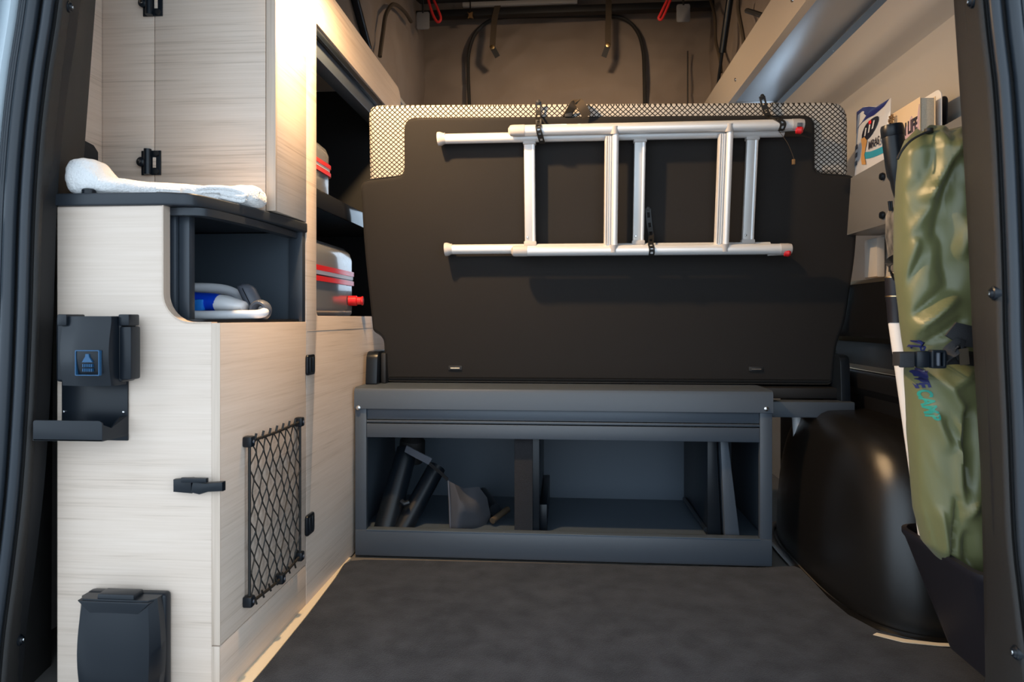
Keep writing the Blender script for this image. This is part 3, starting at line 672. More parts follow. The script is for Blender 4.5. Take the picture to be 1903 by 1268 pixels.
def lr(t):
    z = zbm+(ztm-zbm)*t; wv = .006*math.sin(math.pi*t); bul = .011*math.sin(math.pi*min(1, max(0, t))**.8)
    out = []
    for k in range(15):
        u = k/14; x = X0-wv+.002+(X1-X0+2*wv-.004)*u; e = min(u, 1-u); y = YM-bul*(1-(2*u-1)**4)+(.010*(1-e/.05) if e < .05 else 0)
        out.append(Vector((x, y, z)))
    return out+[Vector((X1-.002+wv, .986, z)), Vector((X0+.002-wv, .986, z))]
lm = obj('inlet_flap', loft([lr(k/14) for k in range(15)]), M['blk'], sk, ang=32)
obj('flap_tab', box((X0+X1)/2-.030, (X0+X1)/2+.028, YM+.002, .99, ztm-.016, ztm+.007, .003), M['blk'], sk)
obj('flap_brow', prism([(X0+.004, ztm-.002), (X1-.004, ztm-.002), (X1-.024, ztm-.020), (X0+.024, ztm-.020)], 'y', YM-.0035, YM+.012, .002), M['blk'], sk)

# ------------------------------------------------------------------ towel
tw = thing('rolled_towel', (-.68, 1.1, .784), 'white rolled terry towel lying on the black worktop', 'towel')
def towel_rings():
    R = []
    path = [(-.782, 1.028, .812, .008, .010), (-.779, 1.028, .8125, .019, .020), (-.771, 1.028, .8130, .026, .0275), (-.757, 1.030, .8135, .0285, .0300), (-.743, 1.032, .8130, .0290, .0285), (-.733, 1.036, .810, .030, .0245), (-.726, 1.042, .804, .032, .0185), (-.719, 1.048, .800, .034, .0152), (-.70, 1.062, .7988, .035, .0150), (-.67, 1.085, .7990, .036, .0152), (-.63, 1.11, .7992, .035, .0150), (-.59, 1.135, .7998, .034, .0155), (-.565, 1.15, .802, .033, .0178), (-.55, 1.157, .803, .031, .0188), (-.538, 1.162, .803, .028, .0175), (-.532, 1.165, .802, .018, .010)]
    pp = spline([Vector(p[:3]) for p in path], 5); qq = spline([Vector((p[3], p[4], 0)) for p in path], 5)
    for i, (p, q) in enumerate(zip(pp, qq)):
        ring = []
        for k in range(28):
            a = 2*math.pi*k/28; cx, cz = math.cos(a), math.sin(a)
            e = .8; cx = math.copysign(abs(cx)**e, cx); cz = math.copysign(abs(cz)**e, cz)
            d = 1+.09*noise.noise(Vector((p.x*26, a*.8, 3)))+.08*noise.noise(Vector((p.x*70, cz*3, cx*3)))
            ring.append(Vector((p.x+.002*noise.noise(Vector((cx*3, cz*3, 1))), p.y+q.x*cx*d, max(.7845, p.z+q.y*cz*d))))
        R.append(ring)
    return R
obj('towel_body', loft(towel_rings()), M['towel'], tw, ang=80)
fl = bmesh.new()
for (yo, zo, r) in ((0, .003, .009), (-.001, -.004, .006)):
    tube(spline([Vector((-.610, 1.093+yo, .802+zo)), Vector((-.590, 1.103+yo, .806+zo)), Vector((-.565, 1.115+yo, .806+zo)), Vector((-.546, 1.127+yo, .800+zo)), Vector((-.550, 1.122+yo, .793+zo)), Vector((-.578, 1.108+yo, .798+zo))], 6), r*.55, 8, bm=fl)
obj('folded_edge', fl, M['towel'], tw, ang=80)
obj('woven_border', tube([Vector((-.66, 1.0575, .7985)), Vector((-.645, 1.0665, .799)), Vector((-.63, 1.0755, .799))], .006, 8), M['towel'], tw)

# ------------------------------------------------------------------ hand shower in the niche
YSH = 1.19
hs = thing('hand_shower', (-.60, 1.11, ZN), 'blue and white hand shower unit lying in the open niche', 'shower')
def nz_(px, py, Y=YSH): return at(px, py, Y=Y)
xl_, xr_ = nz_(330, 560).x, nz_(412, 560).x
zc = (nz_(380, 545).z+nz_(380, 583).z)/2; hh = (nz_(380, 545).z-nz_(380, 583).z)/2
def sring(x, h, d, zz, n=20): return [Vector((x, YSH+.002+d*math.cos(2*math.pi*k/n), zz+h*math.sin(2*math.pi*k/n))) for k in range(n)]
obj('blue_shell', loft([sring(xl_, hh*1.05, .032, zc+.002), sring(xl_+.02, hh*1.05, .031, zc+.002), sring(xr_-.01, hh*.98, .030, zc), sring(xr_, hh*.9, .028, zc-.001)]), M['blue'], hs)
obj('blue_window', box(nz_(375, 560).x, nz_(393, 560).x, YSH-.033, YSH-.020, zc-hh*.75, zc+hh*.35, .002), M['blue2'], hs)
xe = nz_(457, 560).x
obj('white_tip', loft([sring(xr_-.003, hh*.93, .0285, zc-.001), sring(xr_+.012, hh*.86, .027, zc-.002), sring(xe-.012, hh*.62, .022, zc-.005), sring(xe-.003, hh*.5, .017, zc-.006), sring(xe, hh*.3, .01, zc-.006)]), M['white'], hs)
ho = thing('shower_hose', (-.60, 1.14, ZN), 'coiled white shower hose around the blue unit in the niche', 'hose')
obj('hose_loop', tube(spline([nz_(330, 536, 1.26), nz_(375, 535, 1.26), nz_(415, 538, 1.26), nz_(440, 548, 1.255), nz_(450, 562, 1.25), nz_(440, 570, 1.26), nz_(400, 560, 1.27), nz_(350, 545, 1.275)], 6), .0095, 12), M['hose'], ho)
obj('hose_run', tube(spline([nz_(335, 585, 1.145), nz_(380, 586, 1.145), nz_(440, 585, 1.15), nz_(480, 584, 1.165), nz_(492, 579, 1.185), nz_(486, 572, 1.205), nz_(478, 570, 1.215)], 6), .0080, 12), M['hose'], ho)
obj('hose_ferrule', lathe([(.0085, 0), (.0085, .012), (0, .012)], axisM(nz_(350, 585, 1.145)+Vector((-.004, 0, 0)), (1, 0, 0)), 12), M['blk'], ho)
sp = thing('shower_holder', (-.53, 1.11, ZN), 'slate grey plastic shower grip standing tilted in the niche', 'shower grip')
g0, g1 = nz_(456, 532, 1.22), nz_(478, 577, 1.22)
obj('grip', loft([[p+(Vector((math.cos(2*math.pi*k/20), 0, 0))*r*1.0+Vector((0, math.sin(2*math.pi*k/20), 0))*r) for k in range(20)] for p, r in ((g0+Vector((0, 0, .004)), .005), (g0, .0140), (g0+(g1-g0)*.12, .0165), (g0+(g1-g0)*.6, .0165), (g1+(g1-g0)*.05, .0165), (g1+(g1-g0)*.12, .008))]), M['dgrey'], sp)
rc = nz_(484, 579, 1.19)
obj('grip_ring', tube([rc+Vector((.0135*math.cos(a), 0, .0135*math.sin(a)+.002)) for a in [2*math.pi*k/24 for k in range(24)]], .0058, 10, closed=True, flat=2.2, up=(0, 1, 0)), M['dgrey'], sp)
obj('grip_seam', tube([g0+(g1-g0)*.1+Vector((0, -.0166, 0)), g0+(g1-g0)*.8+Vector((0, -.0166, 0))], .0008, 5), M['blk'], sp)

# ------------------------------------------------------------------ bench box
bx = thing('bench_box', (-.01, 1.85, 0), 'anthracite metal bench box with an open storage bay under the seat', 'bench')
BX0, BX1 = -.5165, .4865; ZTP = .420
prof = [(YB+.012, ZTP), (YB+.004, ZTP-.003), (YB, ZTP-.011), (YB, ZTP-.052), (YB+.004, ZTP-.052), (YB+.004, ZTP-.014), (YB+.014, ZTP-.004), (2.2, ZTP-.004), (2.2, ZTP)]
obj('top_plate', prism(prof, 'x', BX0-.001, BX1+.001, 0), M['anth'], bx)
for x0, x1 in ((BX0, BX0+.028), (BX1-.028, BX1)):
    s = obj('front_post', box(x0, x1, YB+.005, YB+.02, .005, ZTP-.05, .001), M['anth'], bx)
obj('side_panel', box(BX0, BX0+.003, YB+.02, 2.2, .005, ZTP-.004, .0005), M['anth'], bx)
obj('side_panel', box(BX1-.003, BX1, YB+.02, 2.2, .005, ZTP-.004, .0005), M['anth'], bx)
for k, px in enumerate((666, 1424)):
    p = at(px, 758 if k == 0 else 760, Y=YB)
    obj('bolt', lathe([(.006, 0), (.0055, .003), (.003, .0045), (0, .0046)], axisM((p.x, YB+.0005, p.z), (0, -1, 0)), 12), M['steel'], bx)
xi0, xi1 = BX0+.0285, BX1-.0285
obj('rail', box(xi0, xi1, YB+.010, YB+.03, .341, .3675, .0012), M['anth'], bx)
obj('rail_lip', box(xi0, xi1, YB+.006, YB+.026, .3335, .3395, .001), M['anth'], bx)
obj('fascia', box(xi0, xi1, YB+.006, YB+.024, .297, .331, .0012), M['anth'], bx)
obj('kick_panel', box(BX0+.001, BX1-.001, YB+.002, YB+.01, .006, .069, .0015), M['anth'], bx)
obj('kick_lip', box(xi0, xi1, YB+.0012, YB+.028, .0675, .0705, .0008), M['anth_in'], bx)
obj('bay_floor', box(BX0+.004, BX1-.004, YB+.012, 2.16, .050, .058, 0), M['anth_in'], bx)
obj('bay_back', box(BX0+.004, BX1-.004, 2.03, 2.04, .058, ZTP-.006, 0), M['anth_in'], bx)
obj('bay_roof', box(xi0, xi1, YB+.026, 2.03, .330, .334, 0), M['anth_in'], bx)
xd0, xd1 = at(956, 900, Y=YB+.03).x, at(990, 900, Y=YB+.03).x
dv = obj('divider', box(xd0+.004, xd1+.016, YB+.034, 2.03, .058, .330, .001), M['blk'], bx)
obj('felt_edge', box(xd0, xd1, YB+.028, YB+.036, .062, .328, .002), M['felt'], dv)
obj('divider_bracket', box(xd1+.016, xd1+.034, YB+.06, YB+.40, .058, .125, .001), M['blk'], dv)
# leaning board and frame at the right of the bay
lb = obj('leaning_board', prism([(.385, .059), (.420, .059), (.388, .326), (.372, .326)], 'y', YB+.035, YB+.28, .0015), M['anth'], label='narrow anthracite board leaning at the right end of the storage bay', cat='board')
fr = obj('folding_rack', prism([(.345, .060), (.378, .060), (.366, .320), (.345, .320)], 'y', YB+.045, 2.02, .002), M['blk'], label='black folded rack standing beside the leaning board in the bay', cat='rack')
obj('frame_bar', tube([Vector((.343, YB+.05, .075)), Vector((.340, 1.98, .075))], .006, 8), M['blk'], fr)
obj('frame_bar', tube([Vector((.343, YB+.06, .30)), Vector((.338, 1.98, .29))], .006, 8), M['blk'], fr)
# left bay content: folded stand with tubes, pouch, sticks
fs = thing('folded_stand', (-.40, 1.75, .058), 'black folded tubular stand lying in the left storage bay', 'stand')
YQ = 1.73
def q(px, py, Y=YQ): return at(px, py, Y=Y)
obj('tube_leg', tube([q(757, 836, 1.80), q(716, 985, 1.70)], [.028, .030], 20), M['blk'], fs)
obj('tube_leg', tube([q(812, 868, 1.80), q(745, 990, 1.70)], [.024, .024], 20), M['blk'], fs)
obj('joint_head', lathe([(.030, -.02), (.036, 0), (.034, .04), (.02, .055), (0, .055)], axisM(q(765, 845, 1.82), (.1, -.1, 1)), 18), M['blkmat'], fs)
obj('grey_band', strip([q(754, 834, 1.745), q(778, 847, 1.74), q(800, 858, 1.745)], (0, -.3, 1), .020, .003), M['dgrey'], fs)
obj('stitched_strap', strip([q(798, 862, 1.745), q(820, 880, 1.735), q(832, 892, 1.73)], (0, -.3, 1), .010, .002), M['web'], fs)
obj('joint_collar', tube([q(746, 932, 1.70), q(752, 937, 1.695), q(760, 934, 1.70)], .007, 8), M['blk'], fs)
po = thing('cloth_pouch', q(870, 990), 'slate grey cloth pouch with a creased corner in the storage bay', 'pouch')
pv = [(832, 893, 1.70), (845, 900, 1.69), (862, 908, 1.72), (890, 905, 1.75), (905, 925, 1.76), (912, 960, 1.77), (898, 985, 1.74), (870, 991, 1.71), (850, 990, 1.685), (835, 985, 1.69)]
b = bmesh.new(); C0 = b.verts.new(q(858, 940, 1.672)); C1 = b.verts.new(q(880, 945, 1.70)); rim = [b.verts.new(q(*p)) for p in pv]
Bk = b.verts.new(q(872, 945, 1.86)); n_ = len(rim)
for i in range(n_):
    b.faces.new((rim[i], rim[(i+1) % n_], Bk))
    c_ = C0 if i in (0, 1, 7, 8, 9) else C1
    b.faces.new((rim[i], c_, rim[(i+1) % n_]))
b.faces.new((C0, rim[2], C1)); b.faces.new((C0, C1, rim[7]))
bmesh.ops.subdivide_edges(b, edges=b.edges[:], cuts=2, use_grid_fill=True, smooth=.4)
obj('pouch_body', b, M['cloth'], po, ang=60)
obj('pouch_seam', tube([q(833, 894, 1.690), q(836, 940, 1.688), q(837, 985, 1.686)], .0018, 6), M['dgrey'], po)
st = thing('telescopic_stick', q(940, 985), 'black stick with a tan tip lying at the felt-edged divider', 'stick')
obj('stick_shaft', tube([Vector((-.235, 1.95, .088)), Vector((-.185, 1.80, .082))], .016, 12), M['blk'], st)
obj('stick_tip', tube([Vector((-.185, 1.73, .074)), Vector((-.150, 1.79, .088))], .008, 12), M['strapb'], st)

# ------------------------------------------------------------------ seat
se = thing('bench_seat_back', (.09, 1.78, ZTP), 'tall dark seat back with patterned cushion standing on the bench box', 'seat')
def ysl(z): return 1.66+(1.11-z)*.17          # lean of the backrest face
def sp_(px, py):
    Y = 1.7
    for _ in range(6): p = at(px, py, Y=Y); Y = ysl(p.z)
    return at(px, py, Y=Y)
def slab(outline, off0, off1, bev, nseg=4):
    b = bmesh.new(); fr_ = [b.verts.new((x, 0, z)) for x, z in outline]
    b.faces.new(fr_); r = bmesh.ops.extrude_face_region(b, geom=b.faces[:])
    for v in r['geom']:
        if isinstance(v, bmesh.types.BMVert): v.co.y = off1-off0
    bmesh.ops.recalc_face_normals(b, faces=b.faces[:])
    es = [e for e in b.edges if len(e.link_faces) == 2 and abs(e.verts[0].co.y-e.verts[1].co.y) < 1e-6]
    bmesh.ops.bevel(b, geom=es, offset=bev, segments=nseg, profile=.6, affect='EDGES')
    bmesh.ops.triangulate(b, faces=[f for f in b.faces if len(f.verts) > 4])
    for v in b.verts: v.co.y += off0+ysl(v.co.z)
    return b
def rnd(pts, rs, n=5):
    out = []; m = len(pts)
    for i in range(m):
        p, a, c_ = Vector(pts[i]), Vector(pts[i-1]), Vector(pts[(i+1) % m]); r = min(rs[i], (a-p).length*.48, (c_-p).length*.48)
        A_, C_ = p+(a-p).normalized()*r, p+(c_-p).normalized()*r
        for k in range(n+1):
            t = k/n; out.append(tuple((1-t)**2*A_+2*t*(1-t)*p+t*t*C_))
    return out
ol = [(750, 217), (1516, 212), (1516, 321), (1598, 327), (1592, 470), (1572, 600), (1556, 640), (1548, 730), (716, 716), (712, 628), (692, 616), (676, 460), (668, 335), (750, 325)]
rs = [.03, .03, .02, .025, .05, .05, .03, .01, .01, .02, .01, .05, .025, .02]
ol = [(sp_(*p).x, sp_(*p).z) for p in ol]
ol[7] = (ol[7][0], .424); ol[8] = (ol[8][0], .424)
obj('back_cover', slab(rnd(ol, rs), 0, .055, .012), M['backfab'], se, ang=60)
cu = [(680, 190), (1582, 184), (1582, 330), (1500, 350), (770, 350), (683, 345)]
cu = [(sp_(*p).x, sp_(*p).z) for p in cu]
obj('patterned_cushion', slab(rnd(cu, [.03, .045, .01, .01, .01, .01]), .010, .13, .022, 5), M['lattice'], se, ang=60)
# piping of the cover
pp = rnd(ol, rs); pp = [Vector((x, ysl(z)-.0005, z)) for x, z in pp]
inner = []
cx_, cz_ = .09, .75
obj('cover_piping', tube([Vector((p.x+(.006 if p.x < cx_ else -.006), p.y+.004, p.z+(.0 if p.z < 1.0 else -.006))) for p in pp], .0016, 6, closed=True), M['cord'], se)
# pull loop
lp0, lp1 = sp_(1048, 213), sp_(1098, 216)
obj('pull_loop', strip(spline([sp_(1052, 216)+Vector((0, .01, 0)), sp_(1062, 203)+Vector((0, -.006, 0)), sp_(1072, 192)+Vector((0, -.012, 0)), sp_(1082, 204)+Vector((0, -.020, 0)), sp_(1090, 219)+Vector((0, -.012, 0))], 5), (1, 0, .35), .022, .0022), M['strapb'], se)
obj('loop_slot', box(lp0.x+.002, lp0.x+.02, lp0.y-.002, lp0.y+.01, lp0.z-.006, lp0.z+.006, .001), M['blkmat'], se)
for px, py in ((846, 684), (1405, 686)):
    p = sp_(px, py)
    a_ = obj('anchor_slot', box(p.x-.018, p.x+.018, p.y-.0015, p.y+.01, p.z-.006, p.z+.006, .001), M['blkmat'], se)
    obj('anchor_bar', tube([p+Vector((-.012, -.002, -.001)), p+Vector((.012, -.002, -.001))], .0022, 8), M['steel'], a_)
# side brackets of the seat frame
sf = thing('seat_frame', (.09, 1.76, .345), 'black steel seat frame with side brackets on the bench box', 'seat frame')
for (pa, lbx) in (((-.512, -.482), 0), ((.672, .695), 1)):
    x0, x1 = pa; z0, z1 = ((ZTP, .505) if lbx == 0 else (.345, .50)); yb_ = 1.72
    obj('side_bracket', prism(rnd([(yb_, z0), (yb_+.12, z0), (yb_+.12, z1), (yb_+.01, z1)], [.004, .004, .02, .025]), 'x', x0, x1, .002), M['blk'], sf)
obj('bracket_recliner', box(-.480, -.466, 1.75, 1.83, ZTP, .50, .004), M['blkmat'], sf)
obj('cross_tube', box(.489, .695, 1.70, 1.745, .350, .388, .002), M['anth'], sf)
obj('seat_pan', box(-.45, .68, 1.80, 2.35, ZTP+.0, .52, .02), M['backfab'], se)
obj('pan_support', box(.4895, .68, 1.75, 2.1, .390, ZTP-.003, .003), M['blkmat'], sf)

# ------------------------------------------------------------------ ladder
ld = thing('aluminium_ladder', (.12, 1.59, .74), 'aluminium telescopic ladder strapped sideways across the dark seat back', 'ladder')
def yl(z, off): return ysl(z)-off
OF, OB = .054, .027
zu, zl = at(1200, 238, Y=ysl(1.03)-OF).z, at(1200, 465, Y=ysl(.75)-OF).z
xa_, xb2 = at(945, 238, Y=1.6).x, at(1478, 238, Y=1.6).x
Yu, Yl = yl(zu, OF), yl(zl, OF)
def rail(nm, x0, x1, y, z, r, m, fl=1.0): return obj(nm, tube([Vector((x0, y, z)), Vector((x1, y, z))], r, 20, flat=fl, up=(0, 1, 0)), M[m], ld)
rail('front_rail', xa_+.035, xb2, Yu, zu, .0128, 'alu'); rail('front_rail', xa_+.038, xb2-.012, Yl, zl, .0128, 'alu')
for x, y, z in ((xa_, Yu, zu), (xa_+.003, Yl, zl)):
    obj('rail_sleeve', lathe([(.006, -.002), (.0125, .003), (.0136, .010), (.0136, .037), (.0125, .038)], axisM((x, y, z), (1, 0, 0)), 20), M['capg'], ld)
Yu2, Yl2 = yl(zu, OB)+.002, yl(zl, OB)
zu2, zl2 = zu-.0085, zl+.008
xf0, xf0b = at(812, 247, Y=1.62).x, at(822, 463, Y=1.64).x
rail('rear_rail', xf0+.012, xb2-.012, Yu2, zu2, .0122, 'alu'); rail('rear_rail', xf0b+.012, xb2-.03, Yl2, zl2, .0122, 'alu')
for x, y, z in ((xf0, Yu2, zu2), (xf0b, Yl2, zl2)):
    obj('foot_cap', lathe([(.0165, -.003), (.0172, .001), (.0165, .005), (.0135, .012), (.0135, .016)], axisM((x, y, z), (1, 0, .06)), 20), M['capg'], ld)
for x, y, z, rr in ((xb2, Yu, zu, 0), (xb2-.012, Yl, zl, 1)):
    e = obj('rail_end', lathe([(.0134, -.002), (.0134, .016), (.0122, .024), (0, .024)], axisM((x, y, z), (1, 0, 0)), 18), M['capg'], ld)
    obj('red_stop', lathe([(.005, 0), (.0095, .002), (.0095, .012), (.006, .016), (0, .016)], axisM((x+.006, y-.002, z-.012 if rr == 0 else z-.008), (1, -.2, -.15)), 14), M['red'], e)
    obj('stop_pin', tube([Vector((x-.03, y+.004, z-.013)), Vector((x+.008, y, z-.012))], .0035, 8), M['steel'], e)
    if rr == 0: obj('stop_clip', box(x+.006, x+.018, y-.014, y-.008, z-.008, z+.001, .001), M['dgrey'], e)
def rung(px, front):
    yu, yd = (Yu, Yl) if front else (Yu2, Yl2); z1, z0 = (zu, zl) if front else (zu2, zl2)
    x = at(px, 350, Y=(yu+yd)/2).x
    t = (z1-z0)
    ax = Vector((0, yu-yd, t)).normalized()
    base = Vector((x, yd, z0))
    def cyl(dx, dy, r, a, b_, n=14): return tube([base+Vector((dx, dy, 0))+ax*a, base+Vector((dx, dy, 0))+ax*b_], r, n)
    if front:
        g = obj('ribbed_rung', tube([base+Vector((-.004, .008, 0))+ax*.012, base+Vector((-.004, .008, 0))+ax*(t-.012)], .0125, 24), M['aluw'], ld)
        for dx in (-.013, -.008, -.003, .002): obj('rung_rib', tube([base+Vector((dx, -.0050, 0))+ax*.014, base+Vector((dx, -.0050, 0))+ax*(t-.014)], .0017, 6), M['aluw'], g)
        obj('rung_tube', cyl(.0085, -.004, .0075, -.002, t+.002), M['alu'], g)
        for a in (-.005, t-.010): obj('rung_joint', tube([base+Vector((.006, -.005, 0))+ax*a, base+Vector((.006, -.005, 0))+ax*(a+.018)], .0098, 14), M['capg'], g)
    else:
        g = obj('rung', box(x-.0125, x+.009, -.006, .008, .010, t-.010, .003), M['aluw'], ld)
        Mr = Matrix.Translation(Vector((x, yd, z0))-WL[g.name]) if 0 else None
        me = g.data; sh_ = (yu-yd)/t
        for v in me.vertices:
            zz = v.co.z+WL[g.name].z; v.co.y += sh_*zz
        g.location += Vector((0, yd, z0)); WL[g.name] += Vector((0, yd, z0))
        obj('rung_tube', tube([base+Vector((.0095, -.002, 0))+ax*.008, base+Vector((.0095, -.002, 0))+ax*(t-.008)], .0052, 12), M['alu'], g)
        for a in (.006, t-.018): obj('rung_joint', box(x-.0145, x+.0165, base.y+ax.y*a-.010, base.y+ax.y*a+.010, base.z+a, base.z+a+.012, .002), M['capg'], g)
        obj('rung_rivet', lathe([(.003, 0), (.002, .0015), (0, .0018)], axisM(base+Vector((-.006, -.007, 0))+ax*.028, (0, -1, 0)), 8), M['steel'], g)
for px in (984, 1187, 1393): rung(px, False)
for px in (1136, 1345): rung(px, True)
pull = obj('release_cord', tube(spline([Vector((xb2-.03, Yu-.002, zu-.016)), at(1463, 265, Y=1.62), at(1472, 285, Y=1.63), at(1476, 298, Y=1.635)], 4), .0007, 5), M['strapb'], ld)
obj('cord_bead', box(at(1475, 300, Y=1.635).x-.004, at(1475, 300, Y=1.635).x+.003, 1.632, 1.637, at(1475, 306, Y=1.635).z, at(1475, 296, Y=1.635).z, .001), M['fleck'], pull)
# rubber ladder straps holding the ladder to the seat
def rstrap(pts, wv, lb, wd=.0125):
    t = thing('rubber_strap', pts[-1], lb, 'strap', 'perforated rubber straps on the ladder')
    P_ = spline(pts, 6); wv = Vector(wv).normalized()
    L_ = [p+wv*wd*.40 for p in P_]; R_ = [p-wv*wd*.40 for p in P_]
    obj('strap_edge', strip(L_, wv, wd*.28, .003), M['rub'], t); obj('strap_edge', strip(R_, wv, wd*.28, .003), M['rub'], t)
    tot = len(P_)
    for k in range(0, tot-1, 4):
        a, b_ = P_[k], P_[min(k+2, tot-1)]
        if (b_-a).length < 1e-4: continue
        obj('strap_rung', strip([a, b_], wv, wd*.75, .003), M['rub'], t)
    obj('strap_button', lathe([(.0045, 0), (.0045, .002), (0, .003)], axisM(P_[0]+Vector((0, -.002, 0)), (0, -1, 0)), 10), M['rub'], t)
rstrap([sp_(1001, 190)+Vector((0, -.004, 0)), sp_(1001, 215)+Vector((0, -.006, 0)), Vector((at(1001, 230, Y=Yu).x, Yu-.006, zu+.013)), Vector((at(1001, 240, Y=Yu).x, Yu-.0155, zu)), Vector((at(1004, 250, Y=Yu).x, Yu-.006, zu-.014)), Vector((at(1008, 256, Y=Yu2).x, Yu2-.006, zu2-.017))], (1, 0, 0), 'perforated black rubber strap over the upper rail near the pull loop')
rstrap([sp_(1415, 180)+Vector((0, -.004, 0)), sp_(1421, 205)+Vector((0, -.006, 0)), sp_(1426, 224)+Vector((0, -.02, 0)), Vector((at(1440, 229, Y=Yu).x, Yu-.006, zu+.0135)), Vector((at(1451, 238, Y=Yu).x, Yu-.0155, zu)), Vector((at(1450, 250, Y=Yu).x, Yu-.006, zu-.015))], (1, 0, .15), 'slanting perforated rubber strap over the red-tipped end of the upper rail')
rstrap([sp_(1204, 388)+Vector((0, -.003, 0)), sp_(1206, 415)+Vector((0, -.006, 0)), sp_(1208, 440)+Vector((0, -.02, 0)), Vector((at(1209, 455, Y=Yl).x, Yl-.004, zl+.0135)), Vector((at(1210, 465, Y=Yl).x, Yl-.0155, zl)), Vector((at(1210, 474, Y=Yl).x, Yl-.004, zl-.0135))], (1, 0, 0), 'perforated rubber strap over the lower ladder rail, lowest of the three')

# ------------------------------------------------------------------ wheel arch
wa = thing('wheel_arch', (.65, 1.6, 0), 'grained black wheel arch hump right of the bench box', 'wheel arch')
rings = []
for i in range(15):
    t = i/14; z = .005+.365*math.sin(t*math.pi/2)
    sh_ = 1-(1-math.cos(t*math.pi/2))*.98 if t < 1 else .02
    sh2 = math.cos(t*math.pi/2)**.42 if t < 1 else .03
    ring = []
    cy = 1.66; ly = .36*sh2*.92+.03; lx = (.178)*(.35+.65*math.cos(t*math.pi/2)**.5) if t < 1 else .06
    for k in range(25):
        a = math.pi*k/24; e = .62
        cx, sy = math.sin(a), math.cos(a)
        cx = abs(cx)**e; sy = math.copysign(abs(sy)**e, sy)
        ring.append(Vector((.733-lx*cx, cy-ly*sy, z)))
    ring += [Vector((.734, cy+ly, z)), Vector((.734, cy-ly, z))]
    rings.append(ring)
obj('arch_shell', loft(rings), M['arch'], wa, ang=60)
fr_ = []
for o_ in (0, .022):
    fr_.append([(.733-(.185+o_)*abs(math.sin(math.pi*k/24))**.62, 1.66-(.3612+o_)*math.copysign(abs(math.cos(math.pi*k/24))**.62, math.cos(math.pi*k/24))) for k in range(25)])
obj('arch_flange', prism(fr_[1]+fr_[0][::-1], 'z', .001, .009, .002), M['arch'], wa)
obj('arch_gap_trim', prism([(.56, 1.292), (.60, 1.266), (.66, 1.256), (.73, 1.256), (.73, 1.266), (.66, 1.268), (.61, 1.278), (.57, 1.300)], 'z', .0125, .0135, 0), M['cream'], wa)
obj('post', tube([at(1480, 775, Y=1.80), at(1484, 800, Y=1.80)+Vector((0, 0, -.06))], .011, 14), M['white'], label='short white post between the seat frame and the wheel arch', cat='post')

# ------------------------------------------------------------------ right wall: pocket panel and its contents
XPK = .682
pk = thing('wall_pocket', (.72, 1.4, .79), 'grey acrylic pocket panel on the right wall holding a book and a snack bag', 'wall pocket')
obj('pocket_face', prism(rnd([(1.08, .792), (1.74, .792), (1.74, .925), (1.08, .945)], [.006, .02, .012, .006]), 'x', XPK, XPK+.004, .001), M['pocket'], pk)
obj('pocket_floor', box(XPK+.004, .765, 1.08, 1.73, .792, .796, .0005), M['pocket'], pk)
obj('pocket_end', box(XPK+.004, .765, 1.735, 1.739, .796, .92, .0005), M['pocket'], pk)
for py in (328, 400):
    p = at(1643, py, X=XPK)
    obj('knob', lathe([(.007, 0), (.0085, .004), (.007, .008), (0, .009)], axisM(p, (-1, 0, 0)), 14), M['blk'], pk)
WM = lambda y, z, X: Matrix(((0, 0, -1, X), (-1, 0, 0, y), (0, 1, 0, z), (0, 0, 0, 1)))
def wq(px, py, X): p = at(px, py, X=X); return (p.y, p.z)
# snack bag
XBG = .700
sb = thing('snack_bag', (.72, 1.66, .797), 'white and blue snack bag in the wall pocket beside the patterned cushion', 'bag')
zfl = .7965
TLq, TPq, TRq = wq(1586, 208, XBG), wq(1630, 172, XBG), wq(1646, 186, XBG)
yA, yB_ = wq(1585, 250, XBG)[0], wq(1647, 250, XBG)[0]
ztop0, ztop1 = TLq[1], TRq[1]
def bagf(u, v, s):   # u along the bag towards the camera, v upward
    y = yA+(yB_-yA)*u; zt_ = ztop0+(ztop1-ztop0)*u+.006*math.sin(u*7); z = zfl+(zt_-zfl)*v
    th = .026*(max(0, math.sin(math.pi*min(1, max(0, u))))**.5)*(1-v**3)**.6*(.55+.45*min(1, v*5))+.0006
    th *= 1+.18*noise.noise(Vector((u*4, v*5, s*3)))
    return Vector((XBG+.004+s*th*.62+.006*v, y, z))
def bagring(v0, v1, n, s0=0):
    R = []
    for j in range(n+1):
        v = v0+(v1-v0)*j/n
        R.append([bagf(k/16, v, -1) for k in range(17)]+[bagf(k/16, v, 1) for k in range(16, -1, -1)])
    return R
obj('bag_body', loft(bagring(0, 1.0, 24)), M['bagwhite'], sb, ang=70)
def decal(u0, u1, v0, v1, m, nm, par, shape=None, off=.0012):
    n = 8; bq = bmesh.new()
    if shape is None:
        G = [[bq.verts.new(bagf(u0+(u1-u0)*i/n, v0+(v1-v0)*j/n, -1)+Vector((-off, 0, 0))) for j in range(n+1)] for i in range(n+1)]
        for i in range(n):
            for j in range(n): bq.faces.new((G[i][j], G[i+1][j], G[i+1][j+1], G[i][j+1]))
    else:
        c_ = bq.verts.new(bagf(sum(p[0] for p in shape)/len(shape), sum(p[1] for p in shape)/len(shape), -1)+Vector((-off, 0, 0)))
        vs_ = [bq.verts.new(bagf(*p, -1)+Vector((-off, 0, 0))) for p in shape]
        for i in range(len(vs_)): bq.faces.new((c_, vs_[i], vs_[(i+1) % len(vs_)]))
        bmesh.ops.subdivide_edges(bq, edges=bq.edges[:], cuts=1)
    return obj(nm, bq, m, par)
V = lambda v: .53+.47*v
def dl(shape, m, nm, par, off): return decal(0, 0, 0, 0, M[m], nm, par, [(u, V(v)) for u, v in shape], off)
